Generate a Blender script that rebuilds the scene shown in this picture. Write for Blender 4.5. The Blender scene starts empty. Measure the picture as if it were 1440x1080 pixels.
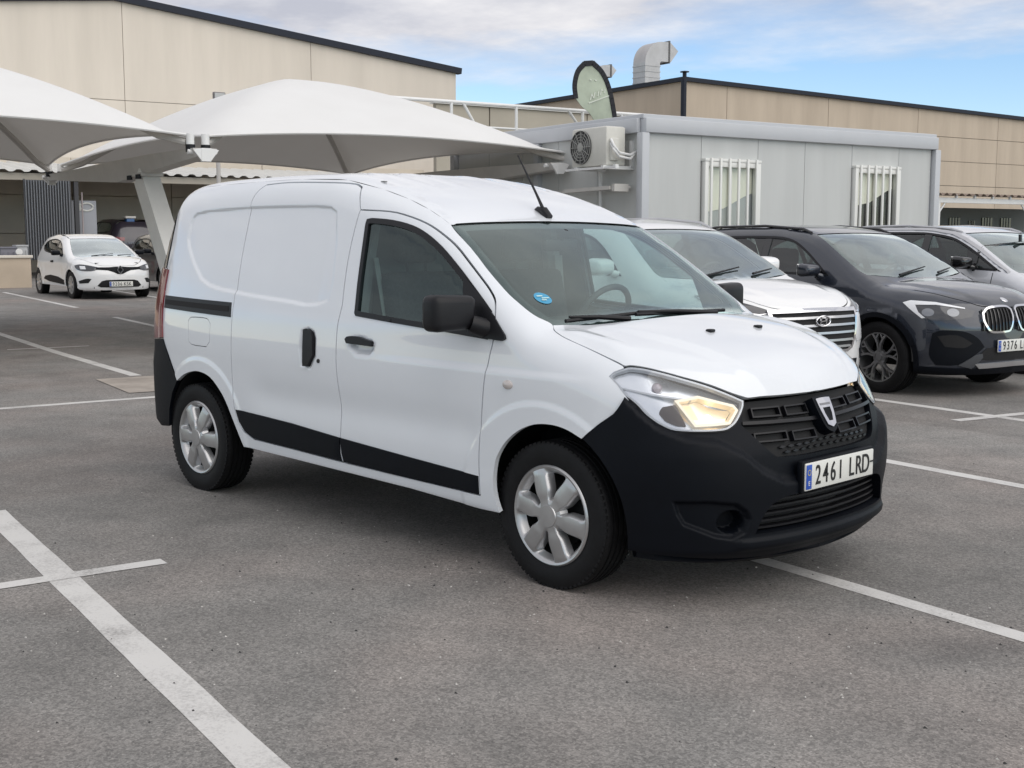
import bpy, bmesh, math, random
import numpy as np
from mathutils import Vector, Matrix
from mathutils.geometry import delaunay_2d_cdt
random.seed(7); np.random.seed(7)
SC = bpy.context.scene
COL = SC.collection
R = math.radians

# ------------------------------------------------------------------ camera
cam = bpy.data.cameras.new('camera')
cam.sensor_fit = 'HORIZONTAL'; cam.sensor_width = 36.0
cam.lens = 1727.0/1440.0*36.0
cam.clip_start = 0.05; cam.clip_end = 2000
camo = bpy.data.objects.new('camera', cam); COL.objects.link(camo)
camo.location = (3.45, -4.415, 1.445)
camo.rotation_euler = (math.pi/2-math.atan(205/1727.0), 0, 0.797)
SC.camera = camo
# ------------------------------------------------------------------ light
SUN_EL, SUN_AZ = 43.0, 4.0          # azimuth: direction towards the sun, degrees from +x counter-clockwise
w = bpy.data.worlds.new('World'); SC.world = w; w.use_nodes = True
nt = w.node_tree; N_ = nt.nodes; L_ = nt.links
for n in list(N_): N_.remove(n)
out = N_.new('ShaderNodeOutputWorld'); bg = N_.new('ShaderNodeBackground'); bg.inputs['Strength'].default_value = 0.115
sky = N_.new('ShaderNodeTexSky'); sky.sky_type = 'NISHITA'; sky.sun_disc = False
sky.sun_elevation = R(SUN_EL); sky.sun_rotation = R(90-SUN_AZ); sky.air_density = 1.0; sky.dust_density = 0.0; sky.ozone_density = 1.2
tc = N_.new('ShaderNodeTexCoord')
sep = N_.new('ShaderNodeSeparateXYZ'); L_.new(tc.outputs['Generated'], sep.inputs[0])
def wmath(op, a, b=None):
    n = N_.new('ShaderNodeMath'); n.operation = op
    for i, v in enumerate((a, b)):
        if v is None: continue
        if isinstance(v, (int, float)): n.inputs[i].default_value = v
        else: L_.new(v, n.inputs[i])
    return n.outputs[0]
zc = wmath('ADD', wmath('MAXIMUM', sep.outputs[2], 0.0), 0.10)
cx = wmath('DIVIDE', sep.outputs[0], zc); cy = wmath('DIVIDE', sep.outputs[1], zc)
comb = N_.new('ShaderNodeCombineXYZ'); L_.new(cx, comb.inputs[0]); L_.new(cy, comb.inputs[1])
def wnoise(scale, detail, rough, loc):
    mp = N_.new('ShaderNodeMapping'); mp.inputs['Location'].default_value = loc; L_.new(comb.outputs[0], mp.inputs[0])
    n = N_.new('ShaderNodeTexNoise'); n.inputs['Scale'].default_value = scale; n.inputs['Detail'].default_value = detail
    n.inputs['Roughness'].default_value = rough; L_.new(mp.outputs[0], n.inputs['Vector']); return n.outputs[0]
n1 = wnoise(0.40, 7, 0.55, (3.1, 1.7, 0)); n2 = wnoise(1.3, 6, 0.6, (0.4, 5.2, 0))
cov = wmath('ADD', wmath('MULTIPLY', n1, 0.75), wmath('MULTIPLY', n2, 0.25))
high = wmath('MULTIPLY', wmath('SUBTRACT', sep.outputs[2], 0.142), 3.4)      # more cloud overhead than near the horizon
cov = wmath('ADD', cov, wmath('MINIMUM', wmath('MAXIMUM', high, -0.16), 0.20))
cr = N_.new('ShaderNodeValToRGB'); cr.color_ramp.elements[0].position = 0.44; cr.color_ramp.elements[1].position = 0.60
L_.new(cov, cr.inputs[0])
cc = N_.new('ShaderNodeValToRGB')
cc.color_ramp.elements[0].position = 0.35; cc.color_ramp.elements[0].color = (4.5, 4.65, 5.3, 1)
cc.color_ramp.elements[1].position = 0.65; cc.color_ramp.elements[1].color = (7.7, 7.6, 7.7, 1)
L_.new(n2, cc.inputs[0])
skyc = N_.new('ShaderNodeMix'); skyc.data_type = 'RGBA'; skyc.blend_type = 'MULTIPLY'; skyc.inputs[0].default_value = 1.0
L_.new(sky.outputs[0], skyc.inputs[6]); skyc.inputs[7].default_value = (0.98, 1.10, 1.28, 1)
mx = N_.new('ShaderNodeMix'); mx.data_type = 'RGBA'
L_.new(cr.outputs[0], mx.inputs[0]); L_.new(skyc.outputs[2], mx.inputs[6]); L_.new(cc.outputs[0], mx.inputs[7])
L_.new(mx.outputs[2], bg.inputs[0]); L_.new(bg.outputs[0], out.inputs[0])
sun = bpy.data.lights.new('sun', 'SUN'); sun.energy = 1.65; sun.angle = R(76); sun.color = (1.0, 0.95, 0.88)
suno = bpy.data.objects.new('sun', sun); COL.objects.link(suno)
_d = Vector((math.cos(R(SUN_EL))*math.cos(R(SUN_AZ)), math.cos(R(SUN_EL))*math.sin(R(SUN_AZ)), math.sin(R(SUN_EL))))
suno.rotation_euler = _d.to_track_quat('Z', 'Y').to_euler(); suno.location = (0, 0, 30)
vs = SC.view_settings; vs.view_transform = 'Standard'; vs.look = 'None'; vs.gamma = 1; vs.exposure = 0.10; vs.use_curve_mapping = False

# ------------------------------------------------------------------ helpers
def tag(o, label=None, cat=None, group=None, kind=None):
    if label: o['label'] = label
    if cat: o['category'] = cat
    if group: o['group'] = group
    if kind: o['kind'] = kind
    return o
def empty(name, label, cat, loc=(0, 0, 0), rotz=0.0, group=None):
    o = bpy.data.objects.new(name, None); o.empty_display_size = 0.2; COL.objects.link(o)
    o.location = loc; o.rotation_euler = (0, 0, rotz); return tag(o, label, cat, group)
def obj(name, me, parent=None, loc=None, rot=None):
    o = bpy.data.objects.new(name, me); COL.objects.link(o)
    if parent is not None: o.parent = parent
    if loc is not None: o.location = loc
    if rot is not None: o.rotation_euler = rot
    return o
def copy_tree(o, parent=None):
    c = o.copy(); COL.objects.link(c)
    if parent is not None: c.parent = parent
    for ch in list(o.children): copy_tree(ch, c)
    return c
TH = R(-11.0)                                              # the lot's grid is turned against the van
def lot(u, v, z=0.0): return (u*math.cos(TH)-v*math.sin(TH), u*math.sin(TH)+v*math.cos(TH), z)

# ------------------------------------------------------------------ materials
MATS = {}
def mat(name, col=(.5, .5, .5), rough=.5, metal=0., coat=0., spec=.5, noise=0., nscale=8., bump=0., bscale=60., emit=None, estr=0., rvar=0., stretch=None, dirt=None, flake=False):
    if name in MATS: return MATS[name]
    m = bpy.data.materials.new(name); m.use_nodes = True; t = m.node_tree; b = t.nodes['Principled BSDF']
    b.inputs['Base Color'].default_value = (*col, 1); b.inputs['Roughness'].default_value = rough; b.inputs['Metallic'].default_value = metal
    b.inputs['Specular IOR Level'].default_value = spec
    if coat: b.inputs['Coat Weight'].default_value = coat; b.inputs['Coat Roughness'].default_value = .03
    co = t.nodes.new('ShaderNodeTexCoord'); src = co.outputs['Object']
    if stretch:
        mp = t.nodes.new('ShaderNodeMapping'); mp.inputs['Scale'].default_value = stretch; t.links.new(src, mp.inputs[0]); src = mp.outputs[0]
    if noise:
        n = t.nodes.new('ShaderNodeTexNoise'); n.inputs['Scale'].default_value = nscale; n.inputs['Detail'].default_value = 6; n.inputs['Roughness'].default_value = .6
        t.links.new(src, n.inputs['Vector'])
        r = t.nodes.new('ShaderNodeValToRGB'); r.color_ramp.elements[0].position = .3; r.color_ramp.elements[1].position = .7
        d = dirt or tuple(c*(1-noise) for c in col)
        r.color_ramp.elements[0].color = (*d, 1); r.color_ramp.elements[1].color = (*tuple(min(1, c*(1+noise*.5)) for c in col), 1)
        t.links.new(n.outputs[0], r.inputs[0]); t.links.new(r.outputs[0], b.inputs['Base Color'])
        if rvar:
            mr = t.nodes.new('ShaderNodeMapRange'); mr.inputs[3].default_value = rough-rvar; mr.inputs[4].default_value = rough+rvar
            t.links.new(n.outputs[0], mr.inputs[0]); t.links.new(mr.outputs[0], b.inputs['Roughness'])
    if bump:
        n = t.nodes.new('ShaderNodeTexNoise'); n.inputs['Scale'].default_value = bscale; n.inputs['Detail'].default_value = 4
        t.links.new(src, n.inputs['Vector'])
        bp = t.nodes.new('ShaderNodeBump'); bp.inputs['Strength'].default_value = bump; bp.inputs['Distance'].default_value = .01
        t.links.new(n.outputs[0], bp.inputs['Height']); t.links.new(bp.outputs[0], b.inputs['Normal'])
    if emit: b.inputs['Emission Color'].default_value = (*emit, 1); b.inputs['Emission Strength'].default_value = estr
    MATS[name] = m; return m
def glass(name, tint=(.7, .8, .78), rough=0.0, ior=1.5, refl=(1, 1, 1), boost=1.0):
    if name in MATS: return MATS[name]
    m = bpy.data.materials.new(name); m.use_nodes = True; t = m.node_tree
    t.nodes.remove(t.nodes['Principled BSDF']); o = t.nodes['Material Output']
    tr = t.nodes.new('ShaderNodeBsdfTransparent'); tr.inputs[0].default_value = (*tint, 1)
    gl = t.nodes.new('ShaderNodeBsdfGlossy'); gl.inputs['Roughness'].default_value = rough; gl.inputs[0].default_value = (*refl, 1)
    fr = t.nodes.new('ShaderNodeFresnel'); fr.inputs[0].default_value = ior
    mu = t.nodes.new('ShaderNodeMath'); mu.operation = 'MULTIPLY'; mu.inputs[1].default_value = 1.7*boost; mu.use_clamp = True
    ms = t.nodes.new('ShaderNodeMixShader')
    ge = t.nodes.new('ShaderNodeNewGeometry'); mr_ = t.nodes.new('ShaderNodeMapRange'); mr_.inputs[3].default_value = ior; mr_.inputs[4].default_value = 1/ior      # a thin pane reflects the same from both sides
    t.links.new(ge.outputs['Backfacing'], mr_.inputs[0]); t.links.new(mr_.outputs[0], fr.inputs[0])
    t.links.new(fr.outputs[0], mu.inputs[0]); t.links.new(mu.outputs[0], ms.inputs[0]); t.links.new(tr.outputs[0], ms.inputs[1]); t.links.new(gl.outputs[0], ms.inputs[2])
    t.links.new(ms.outputs[0], o.inputs['Surface']); MATS[name] = m; return m
PAINT = mat('white_car_paint', (.74, .765, .80), .34, coat=1.0, noise=.03, nscale=1.5)
BLACKP = mat('black_bumper_plastic', (.0024, .0036, .0066), .5, spec=.16, noise=.25, nscale=3, bump=.12, bscale=700)
TRIMP = mat('dark_trim_plastic', (.008, .008, .010), .42, spec=.3, bump=.08, bscale=500)
PLASTX = mat('cabin_plastic', (.045, .047, .05), .6, bump=.1, bscale=300)
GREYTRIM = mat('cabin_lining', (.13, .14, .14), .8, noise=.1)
SEATF = mat('seat_fabric', (.05, .053, .058), .9, noise=.3, nscale=60, bump=.2, bscale=300)
RUBBER = mat('tyre_rubber', (.0075, .0075, .0085), .6, spec=.25, noise=.35, nscale=14, bump=.15, bscale=250)
SILVER = mat('wheel_silver', (.50, .50, .505), .30, metal=.75, noise=.12, nscale=9)
DARKMET = mat('brake_metal', (.03, .03, .03), .6, metal=.4)
CHROME = mat('chrome', (.78, .78, .8), .08, metal=1.)
REFLECT = mat('lamp_reflector', (.80, .81, .84), .26, metal=.75)
BLACK = mat('soft_black', (.006, .006, .007), .8)
GLOSSB = mat('gloss_black', (.008, .008, .009), .12, coat=.5)
WINDSCR = glass('windscreen_glass', (.72, .86, .83), boost=1.05, refl=(.88, 1, .98))
SIDEGL = glass('side_glass', (.55, .67, .66), boost=.75, refl=(.85, 1, 1))
CLEARGL = glass('lamp_glass', (.93, .95, .97), boost=1.0)
REDGL = mat('red_lamp', (.17, .010, .016), .12, coat=1.)
PLATEW = mat('plate_white', (.72, .72, .68), .35)
PLATEB = mat('plate_blue', (.02, .08, .42), .35)
PLATEK = mat('plate_black', (.012, .012, .012), .5)

# ------------------------------------------------------------------ mesh building
def fin(bm, name, m, parent=None, ang=35, loc=None, rot=None, smooth=True):
    bmesh.ops.recalc_face_normals(bm, faces=bm.faces[:])
    me = bpy.data.meshes.new(name); bm.to_mesh(me); bm.free()
    if m is not None:
        for mm in (m if isinstance(m, (list, tuple)) else [m]): me.materials.append(mm)
    if smooth:
        me.polygons.foreach_set('use_smooth', [True]*len(me.polygons)); me.set_sharp_from_angle(angle=R(ang))
    return obj(name, me, parent, loc, rot)
def bx(bm, c, s, bev=0., rot=None, seg=2):
    r = bmesh.ops.create_cube(bm, size=1.0); vs_ = r['verts']
    bmesh.ops.scale(bm, vec=s, verts=vs_)
    if bev:
        e = list({e for v in vs_ for e in v.link_edges})
        q = bmesh.ops.bevel(bm, geom=e, offset=bev, segments=seg, affect='EDGES', profile=.5)
        vs_ = list({v for f in q['faces'] for v in f.verts} | {v for v in vs_ if v.is_valid})
    if rot is not None: bmesh.ops.transform(bm, matrix=rot.to_4x4() if hasattr(rot, 'to_4x4') else rot, verts=vs_)
    bmesh.ops.translate(bm, vec=c, verts=vs_); return vs_
def tube(bm, pts, r, n=8, cap=True):
    pts = [Vector(p) for p in pts]; rings = []
    for i, p in enumerate(pts):
        t = (pts[min(i+1, len(pts)-1)]-pts[max(i-1, 0)]).normalized()
        a = t.cross(Vector((0, 0, 1))); a = a.normalized() if a.length > 1e-3 else Vector((1, 0, 0)); b = t.cross(a)
        rr = r[i] if isinstance(r, (list, tuple)) else r
        rings.append([bm.verts.new(p+(a*math.cos(k*2*math.pi/n)+b*math.sin(k*2*math.pi/n))*rr) for k in range(n)])
    for A, B in zip(rings, rings[1:]):
        for k in range(n): bm.faces.new((A[k], A[(k+1) % n], B[(k+1) % n], B[k]))
    if cap: bm.faces.new(rings[0]); bm.faces.new(rings[-1][::-1])
def bar(bm, a, b, w_, h_, up=(0, 0, 1)):
    a = Vector(a); b = Vector(b); t = (b-a).normalized(); s = t.cross(Vector(up)).normalized(); u = s.cross(t)
    vv = [bm.verts.new(p+s*i*w_/2+u*j*h_/2) for p in (a, b) for i, j in ((-1, -1), (1, -1), (1, 1), (-1, 1))]
    for f in ((0, 1, 2, 3), (7, 6, 5, 4), (0, 4, 5, 1), (1, 5, 6, 2), (2, 6, 7, 3), (3, 7, 4, 0)): bm.faces.new([vv[i] for i in f])
def lathe(bm, prof, n=48, axis='y', closed=False):
    rings = []
    for r, h in prof:
        ring = []
        for k in range(n):
            a = 2*math.pi*k/n; c, s = r*math.cos(a), r*math.sin(a)
            ring.append(bm.verts.new((c, h, s) if axis == 'y' else (c, s, h)))
        rings.append(ring)
    pr = list(zip(rings, rings[1:]))
    if closed: pr.append((rings[-1], rings[0]))
    for A, B in pr:
        for k in range(n): bm.faces.new((A[k], A[(k+1) % n], B[(k+1) % n], B[k]))
def plate3(bm, poly, thick):                                 # closed 3D polygon thickened along its normal
    P = [Vector(p) for p in poly]; n = Vector((0, 0, 0))
    for i in range(len(P)): n += P[i].cross(P[(i+1) % len(P)])
    n.normalize(); A = [bm.verts.new(p) for p in P]; B = [bm.verts.new(p-n*thick) for p in P]
    bm.faces.new(A); bm.faces.new(B[::-1])
    for i in range(len(P)): j = (i+1) % len(P); bm.faces.new((A[i], B[i], B[j], A[j]))
def text(name, s, size, m, parent=None, mtx=None, ext=.0015, sx=1., align='CENTER', shear=0, bold=0., space=1.):
    cu = bpy.data.curves.new(name, 'FONT'); cu.body = s; cu.size = size; cu.extrude = ext; cu.align_x = align; cu.align_y = 'CENTER'; cu.shear = shear; cu.offset = bold; cu.space_character = space
    to = bpy.data.objects.new(name+'_tmp', cu); COL.objects.link(to)
    dg = bpy.context.evaluated_depsgraph_get(); me = bpy.data.meshes.new_from_object(to.evaluated_get(dg))
    bpy.data.objects.remove(to); bpy.data.curves.remove(cu)
    me.transform(Matrix.Diagonal((sx, 1, 1, 1)))
    if mtx is not None: me.transform(mtx)
    me.name = name; me.materials.clear(); me.materials.append(m); return obj(name, me, parent)

# ------------------------------------------------------------------ car body surfaces
def pchip(x, pts):
    P = np.array(pts, float); X, Y = P[:, 0], P[:, 1]; h = np.diff(X); dl = np.diff(Y)/h
    m = np.zeros(len(X)); m[0] = dl[0]; m[-1] = dl[-1]
    for i in range(1, len(X)-1):
        if dl[i-1]*dl[i] > 0:
            a = 2*h[i]+h[i-1]; b = h[i]+2*h[i-1]; m[i] = (a+b)/(a/dl[i-1]+b/dl[i])
    x = np.clip(x, X[0], X[-1]); k = np.clip(np.searchsorted(X, x)-1, 0, len(X)-2); t = (x-X[k])/h[k]
    return (2*t**3-3*t**2+1)*Y[k]+(t**3-2*t**2+t)*h[k]*m[k]+(-2*t**3+3*t**2)*Y[k+1]+(t**3-t**2)*h[k]*m[k+1]
def smax(a, b, k):
    h = np.clip(.5+.5*(a-b)/k, 0, 1); return a*h+b*(1-h)+k*h*(1-h)
def sstep(x, a, b):
    t = np.clip((x-a)/(b-a), 0, 1); return t*t*(3-2*t)
def inpoly(pts, poly):
    P = np.asarray(poly, float); x, y = pts[:, 0], pts[:, 1]; c = np.zeros(len(pts), bool); j = len(P)-1
    for i in range(len(P)):
        if P[i, 1] != P[j, 1]:
            c ^= ((P[i, 1] > y) != (P[j, 1] > y)) & (x < (P[j, 0]-P[i, 0])*(y-P[i, 1])/(P[j, 1]-P[i, 1])+P[i, 0])
        j = i
    return c
def pdist(pts, poly, closed=True):
    P = np.asarray(poly, float); Q = np.roll(P, -1, 0)
    if not closed: P, Q = P[:-1], Q[:-1]
    best = np.full(len(pts), 1e9)
    for a, b in zip(P, Q):
        d = b-a; l = (d*d).sum()+1e-12; t = np.clip(((pts-a)@d)/l, 0, 1); best = np.minimum(best, np.hypot(*(pts-a-t[:, None]*d).T))
    return best
def smooth_line(P, closed=True, n=3, corner=38):             # rounds traced outlines, keeps their corners
    P = [np.array(p, float) for p in P]; N = len(P); out_ = []
    def is_c(i):
        if not closed and i in (0, N-1): return True
        a = P[i]-P[(i-1) % N]; b = P[(i+1) % N]-P[i]
        c = (a@b)/(np.linalg.norm(a)*np.linalg.norm(b)+1e-12); return math.degrees(math.acos(max(-1, min(1, c)))) > corner
    C_ = [is_c(i) for i in range(N)]
    for i in range(N if closed else N-1):
        p0, p1, p2, p3 = P[(i-1) % N], P[i], P[(i+1) % N], P[(i+2) % N]
        m1 = (p2-p0)/2 if not C_[i] else p2-p1
        m2 = (p3-p1)/2 if not C_[(i+1) % N] else p2-p1
        L = np.linalg.norm(p2-p1)
        for m in (m1, m2):
            l = np.linalg.norm(m)
            if l > 1.3*L: m *= 1.3*L/l
        for k in range(n):
            t = k/n; out_.append((2*t**3-3*t**2+1)*p1+(t**3-2*t**2+t)*m1+(-2*t**3+3*t**2)*p2+(t**3-t**2)*m2)
    if not closed: out_.append(P[-1])
    return [tuple(q) for q in out_]
def inset(poly, d):
    P = np.array(poly, float); a = np.roll(P, 1, 0); b = np.roll(P, -1, 0)
    area = .5*np.sum(P[:, 0]*b[:, 1]-b[:, 0]*P[:, 1]); sg = 1 if area > 0 else -1
    e1 = P-a; e1 /= np.linalg.norm(e1, axis=1)[:, None]+1e-12; e2 = b-P; e2 /= np.linalg.norm(e2, axis=1)[:, None]+1e-12
    n1 = np.stack([-e1[:, 1], e1[:, 0]], 1)*sg; n2 = np.stack([-e2[:, 1], e2[:, 0]], 1)*sg; n = n1+n2
    l = np.linalg.norm(n, axis=1)[:, None]; n = n/np.maximum(l, 1e-6); c = np.maximum((n*n1).sum(1), .5)[:, None]
    return [tuple(q) for q in P+n*d/c]
def resample(poly, st):
    out_ = []
    for i in range(len(poly)):
        a = np.array(poly[i]); b = np.array(poly[(i+1) % len(poly)]); L = np.linalg.norm(b-a)
        if L < 1e-6: continue
        k = max(1, int(math.ceil(L/st)))
        for j in range(k): out_.append(a+(b-a)*j/k)
    return [tuple(q) for q in out_]
class Body:
    def __init__(s, top, bot, xf, xr, plan, tum, kk, crown, xs, xn, xt, xm, ax, rx):
        s.top, s.bot, s.xf, s.xr, s.plan, s.tum, s.kk, s.crown = top, bot, xf, xr, plan, tum, kk, crown
        s.xs, s.xn, s.xt, s.xm, s.ax, s.rx = xs, xn, xt, xm, ax, rx
    def F(s, x, y, z):
        ay = np.abs(y); zt = pchip(x, s.top); sl = (pchip(x+.02, s.top)-pchip(x-.02, s.top))/.04
        ft = (z-zt+pchip(x, s.crown)*ay**2)/np.sqrt(1+sl*sl)
        xf = pchip(z, s.xf); xr = pchip(z, s.xr)
        xx = np.where(x > s.xs, s.xs+(x-s.xs)*(s.xn-s.xs)/np.maximum(xf-s.xs, .05), np.where(x < s.xt, s.xt+(x-s.xt)*(s.xm-s.xt)/np.minimum(xr-s.xt, -.05), x))
        fs = ay-(pchip(xx, s.plan)-pchip(z, s.tum))
        f = smax(ft, fs, pchip(x, s.kk)); return smax(f, pchip(x, s.bot)-z, .06)
    def rays(s, dom, P):
        a, b = P[:, 0], P[:, 1]; o = np.zeros((len(P), 3)); d = np.zeros((len(P), 3))
        if dom == 'S': o[:, 0] = a; o[:, 1] = -1.3; o[:, 2] = b; d[:, 1] = 1; L = 1.3
        elif dom == 'T': o[:, 0] = a; o[:, 1] = b; o[:, 2] = 2.4; d[:, 2] = -1; L = 2.0
        elif dom == 'N': o[:, 0] = s.ax+2*np.cos(a); o[:, 1] = 2*np.sin(a); o[:, 2] = b; d[:, 0] = -np.cos(a); d[:, 1] = -np.sin(a); L = 1.95
        else: o[:, 0] = s.rx-2*np.cos(a); o[:, 1] = 2*np.sin(a); o[:, 2] = b; d[:, 0] = np.cos(a); d[:, 1] = -np.sin(a); L = 1.95
        return o, d, L
    def point(s, dom, P, disp=None):
        P = np.asarray(P, float); o, d, L = s.rays(dom, P); lo = np.zeros(len(P)); hi = np.full(len(P), L)
        for _ in range(22):
            m = .5*(lo+hi); q = o+d*m[:, None]; neg = s.F(q[:, 0], q[:, 1], q[:, 2]) < 0
            hi = np.where(neg, m, hi); lo = np.where(neg, lo, m)
        if disp is not None: hi = hi-disp(P)
        return o+d*hi[:, None]
    def normal(s, dom, P, disp=None):
        e = .004; a = s.point(dom, P+[e, 0], disp)-s.point(dom, P-[e, 0], disp); b = s.point(dom, P+[0, e], disp)-s.point(dom, P-[0, e], disp)
        n = np.cross(a, b); n /= np.linalg.norm(n, axis=1)[:, None]+1e-12
        o, d, L = s.rays(dom, P); n *= np.where((n*d).sum(1) > 0, -1, 1)[:, None]; return n
    def patch(s, dom, outer, holes=(), step=.04, off=0., disp=None, skirt=.014, skirt_holes=True, offdisp=None, edge=None):
        es = (edge or step*.7)
        loops = [resample(outer, es)]+[resample(h, es) for h in holes]
        allp = [np.array(l) for l in loops]; lo = allp[0].min(0); hi = allp[0].max(0)
        gx = np.arange(lo[0]+step*.5, hi[0], step); gy = np.arange(lo[1]+step*.5, hi[1], step*.87); G = []
        for j, yy in enumerate(gy): G.append(np.stack([gx+(step*.5 if j % 2 else 0), np.full(len(gx), yy)], 1))
        G = np.concatenate(G) if G else np.zeros((0, 2))
        if len(G):
            k = inpoly(G, allp[0])
            for h in allp[1:]: k &= ~inpoly(G, h)
            G = G[k]
            for l in allp: G = G[pdist(G, l) > step*.45] if len(G) else G
        V2 = np.concatenate(allp+[G]); E = []; b0 = 0
        for l in allp: E += [(b0+i, b0+(i+1) % len(l)) for i in range(len(l))]; b0 += len(l)
        vo, eo, fo, ov, oe, of = delaunay_2d_cdt([Vector(q) for q in V2], E, [], 1 if not holes else 0, 1e-6)
        P = np.array([[q[0], q[1]] for q in vo]); Fc = np.array([f for f in fo if len(f) == 3])
        c = P[Fc].mean(1); k = inpoly(c, allp[0])
        for h in allp[1:]: k &= ~inpoly(c, h)
        Fc = Fc[k]
        X = s.point(dom, P, disp); Nn = s.normal(dom, P, disp)
        X = X+Nn*(off if offdisp is None else offdisp(P)[:, None])
        # orient faces with the normals
        fn = np.cross(X[Fc[:, 1]]-X[Fc[:, 0]], X[Fc[:, 2]]-X[Fc[:, 0]]); fl = (fn*Nn[Fc[:, 0]]).sum(1) < 0
        Fc[fl] = Fc[fl][:, ::-1]
        faces = [tuple(f) for f in Fc]; XX = [X]; NN = [Nn]; base = len(X)
        if skirt:
            ec = {}
            for f in Fc:
                for i in range(3):
                    e = (f[i], f[(i+1) % 3]); ec[e] = ec.get(e, 0)+1
            be = [e for e in ec if (e[1], e[0]) not in ec]
            for a, b in be:
                if np.linalg.norm(X[a]-X[b]) < 1e-7: continue
                q = np.array([X[a], X[b], X[b]-Nn[b]*skirt, X[a]-Nn[a]*skirt]); n = np.cross(q[1]-q[0], q[3]-q[0]); n = -n/(np.linalg.norm(n)+1e-12)
                XX.append(q); NN.append(np.repeat(n[None], 4, 0)); faces.append((base+3, base+2, base+1, base)); base += 4
        return [np.concatenate(XX), faces, np.concatenate(NN)]
def mirror_p(p): X, f, n = p; s_ = np.array([1, -1, 1]); return [X*s_, [q[::-1] for q in f], n*s_]
def pmesh(name, parts, m, parent=None):
    V = np.concatenate([p[0] for p in parts]); NN = np.concatenate([p[2] for p in parts]); F = []; b = 0
    for p in parts: F += [tuple(int(i)+b for i in f) for f in p[1]]; b += len(p[0])
    me = bpy.data.meshes.new(name); me.from_pydata(V.tolist(), [], F); me.materials.append(m)
    me.polygons.foreach_set('use_smooth', [True]*len(me.polygons)); me.update()
    me.normals_split_custom_set_from_vertices([tuple(n) for n in NN]); return obj(name, me, parent)
# ------------------------------------------------------------------ ground
def asphalt():
    m = bpy.data.materials.new('asphalt'); m.use_nodes = True; t = m.node_tree; b = t.nodes['Principled BSDF']; b.inputs['Roughness'].default_value = .85; b.inputs['Specular IOR Level'].default_value = .3
    co = t.nodes.new('ShaderNodeTexCoord')
    def nz(s, d=6, r=.6):
        n = t.nodes.new('ShaderNodeTexNoise'); n.inputs['Scale'].default_value = s; n.inputs['Detail'].default_value = d; n.inputs['Roughness'].default_value = r; t.links.new(co.outputs['Object'], n.inputs['Vector']); return n.outputs[0]
    def ramp(src, p0, c0, p1, c1):
        r = t.nodes.new('ShaderNodeValToRGB'); r.color_ramp.elements[0].position = p0; r.color_ramp.elements[0].color = (*c0, 1); r.color_ramp.elements[1].position = p1; r.color_ramp.elements[1].color = (*c1, 1); t.links.new(src, r.inputs[0]); return r.outputs[0]
    def mixc(bt, f, a, b_):
        n = t.nodes.new('ShaderNodeMix'); n.data_type = 'RGBA'; n.blend_type = bt
        if isinstance(f, float): n.inputs[0].default_value = f
        else: t.links.new(f, n.inputs[0])
        t.links.new(a, n.inputs[6]); t.links.new(b_, n.inputs[7]); return n.outputs[2]
    base = ramp(nz(.35, 8, .62), .3, (.172, .167, .161), .72, (.272, .265, .257))
    mid = ramp(nz(2.3, 8, .68), .28, (.76, .76, .76), .75, (1.20, 1.19, 1.18))
    fine = ramp(nz(150, 3, .75), .30, (.66, .66, .66), .74, (1.36, 1.355, 1.345))
    fine2 = ramp(nz(45, 4, .75), .3, (.80, .80, .80), .72, (1.18, 1.18, 1.17))
    c = mixc('MULTIPLY', 1.0, mixc('MULTIPLY', 1.0, mixc('MULTIPLY', 1.0, base, mid), fine), fine2)
    va = t.nodes.new('ShaderNodeTexVoronoi'); va.inputs['Scale'].default_value = 120; t.links.new(co.outputs['Object'], va.inputs['Vector'])
    sa = t.nodes.new('ShaderNodeSeparateColor'); t.links.new(va.outputs['Color'], sa.inputs[0])
    ag = ramp(sa.outputs[0], 0.0, (.72, .72, .72), 1.0, (1.30, 1.295, 1.285)); c = mixc('MULTIPLY', 1.0, c, ag)
    # pale grit and dark spots
    v = t.nodes.new('ShaderNodeTexVoronoi'); v.inputs['Scale'].default_value = 14; t.links.new(co.outputs['Object'], v.inputs['Vector'])
    lt = t.nodes.new('ShaderNodeMath'); lt.operation = 'LESS_THAN'; lt.inputs[1].default_value = .055; t.links.new(v.outputs['Distance'], lt.inputs[0])
    sp = t.nodes.new('ShaderNodeSeparateColor'); t.links.new(v.outputs['Color'], sp.inputs[0])
    g1 = t.nodes.new('ShaderNodeMath'); g1.operation = 'GREATER_THAN'; g1.inputs[1].default_value = .90; t.links.new(sp.outputs[0], g1.inputs[0])
    g2 = t.nodes.new('ShaderNodeMath'); g2.operation = 'GREATER_THAN'; g2.inputs[1].default_value = .94; t.links.new(sp.outputs[1], g2.inputs[0])
    for g, col in ((g1, (.34, .33, .31)), (g2, (.03, .03, .03))):
        mm = t.nodes.new('ShaderNodeMath'); mm.operation = 'MULTIPLY'; t.links.new(g.outputs[0], mm.inputs[0]); t.links.new(lt.outputs[0], mm.inputs[1])
        rgb = t.nodes.new('ShaderNodeRGB'); rgb.outputs[0].default_value = (*col, 1); c = mixc('MIX', mm.outputs[0], c, rgb.outputs[0])
    # large oily stains, a warm dusty cast in places
    st = ramp(nz(.9, 3, .5), .64, (1, 1, 1), .74, (.80, .80, .81)); c = mixc('MULTIPLY', 1.0, c, st)
    wm = ramp(nz(.55, 3, .5), .45, (1, 1, 1), .7, (1.10, 1.01, .98)); c = mixc('MULTIPLY', 1.0, c, wm)
    t.links.new(c, b.inputs['Base Color'])
    bp = t.nodes.new('ShaderNodeBump'); bp.inputs['Strength'].default_value = .55; bp.inputs['Distance'].default_value = .006
    t.links.new(nz(150, 3, .7), bp.inputs['Height']); t.links.new(bp.outputs[0], b.inputs['Normal']); return m
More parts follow.
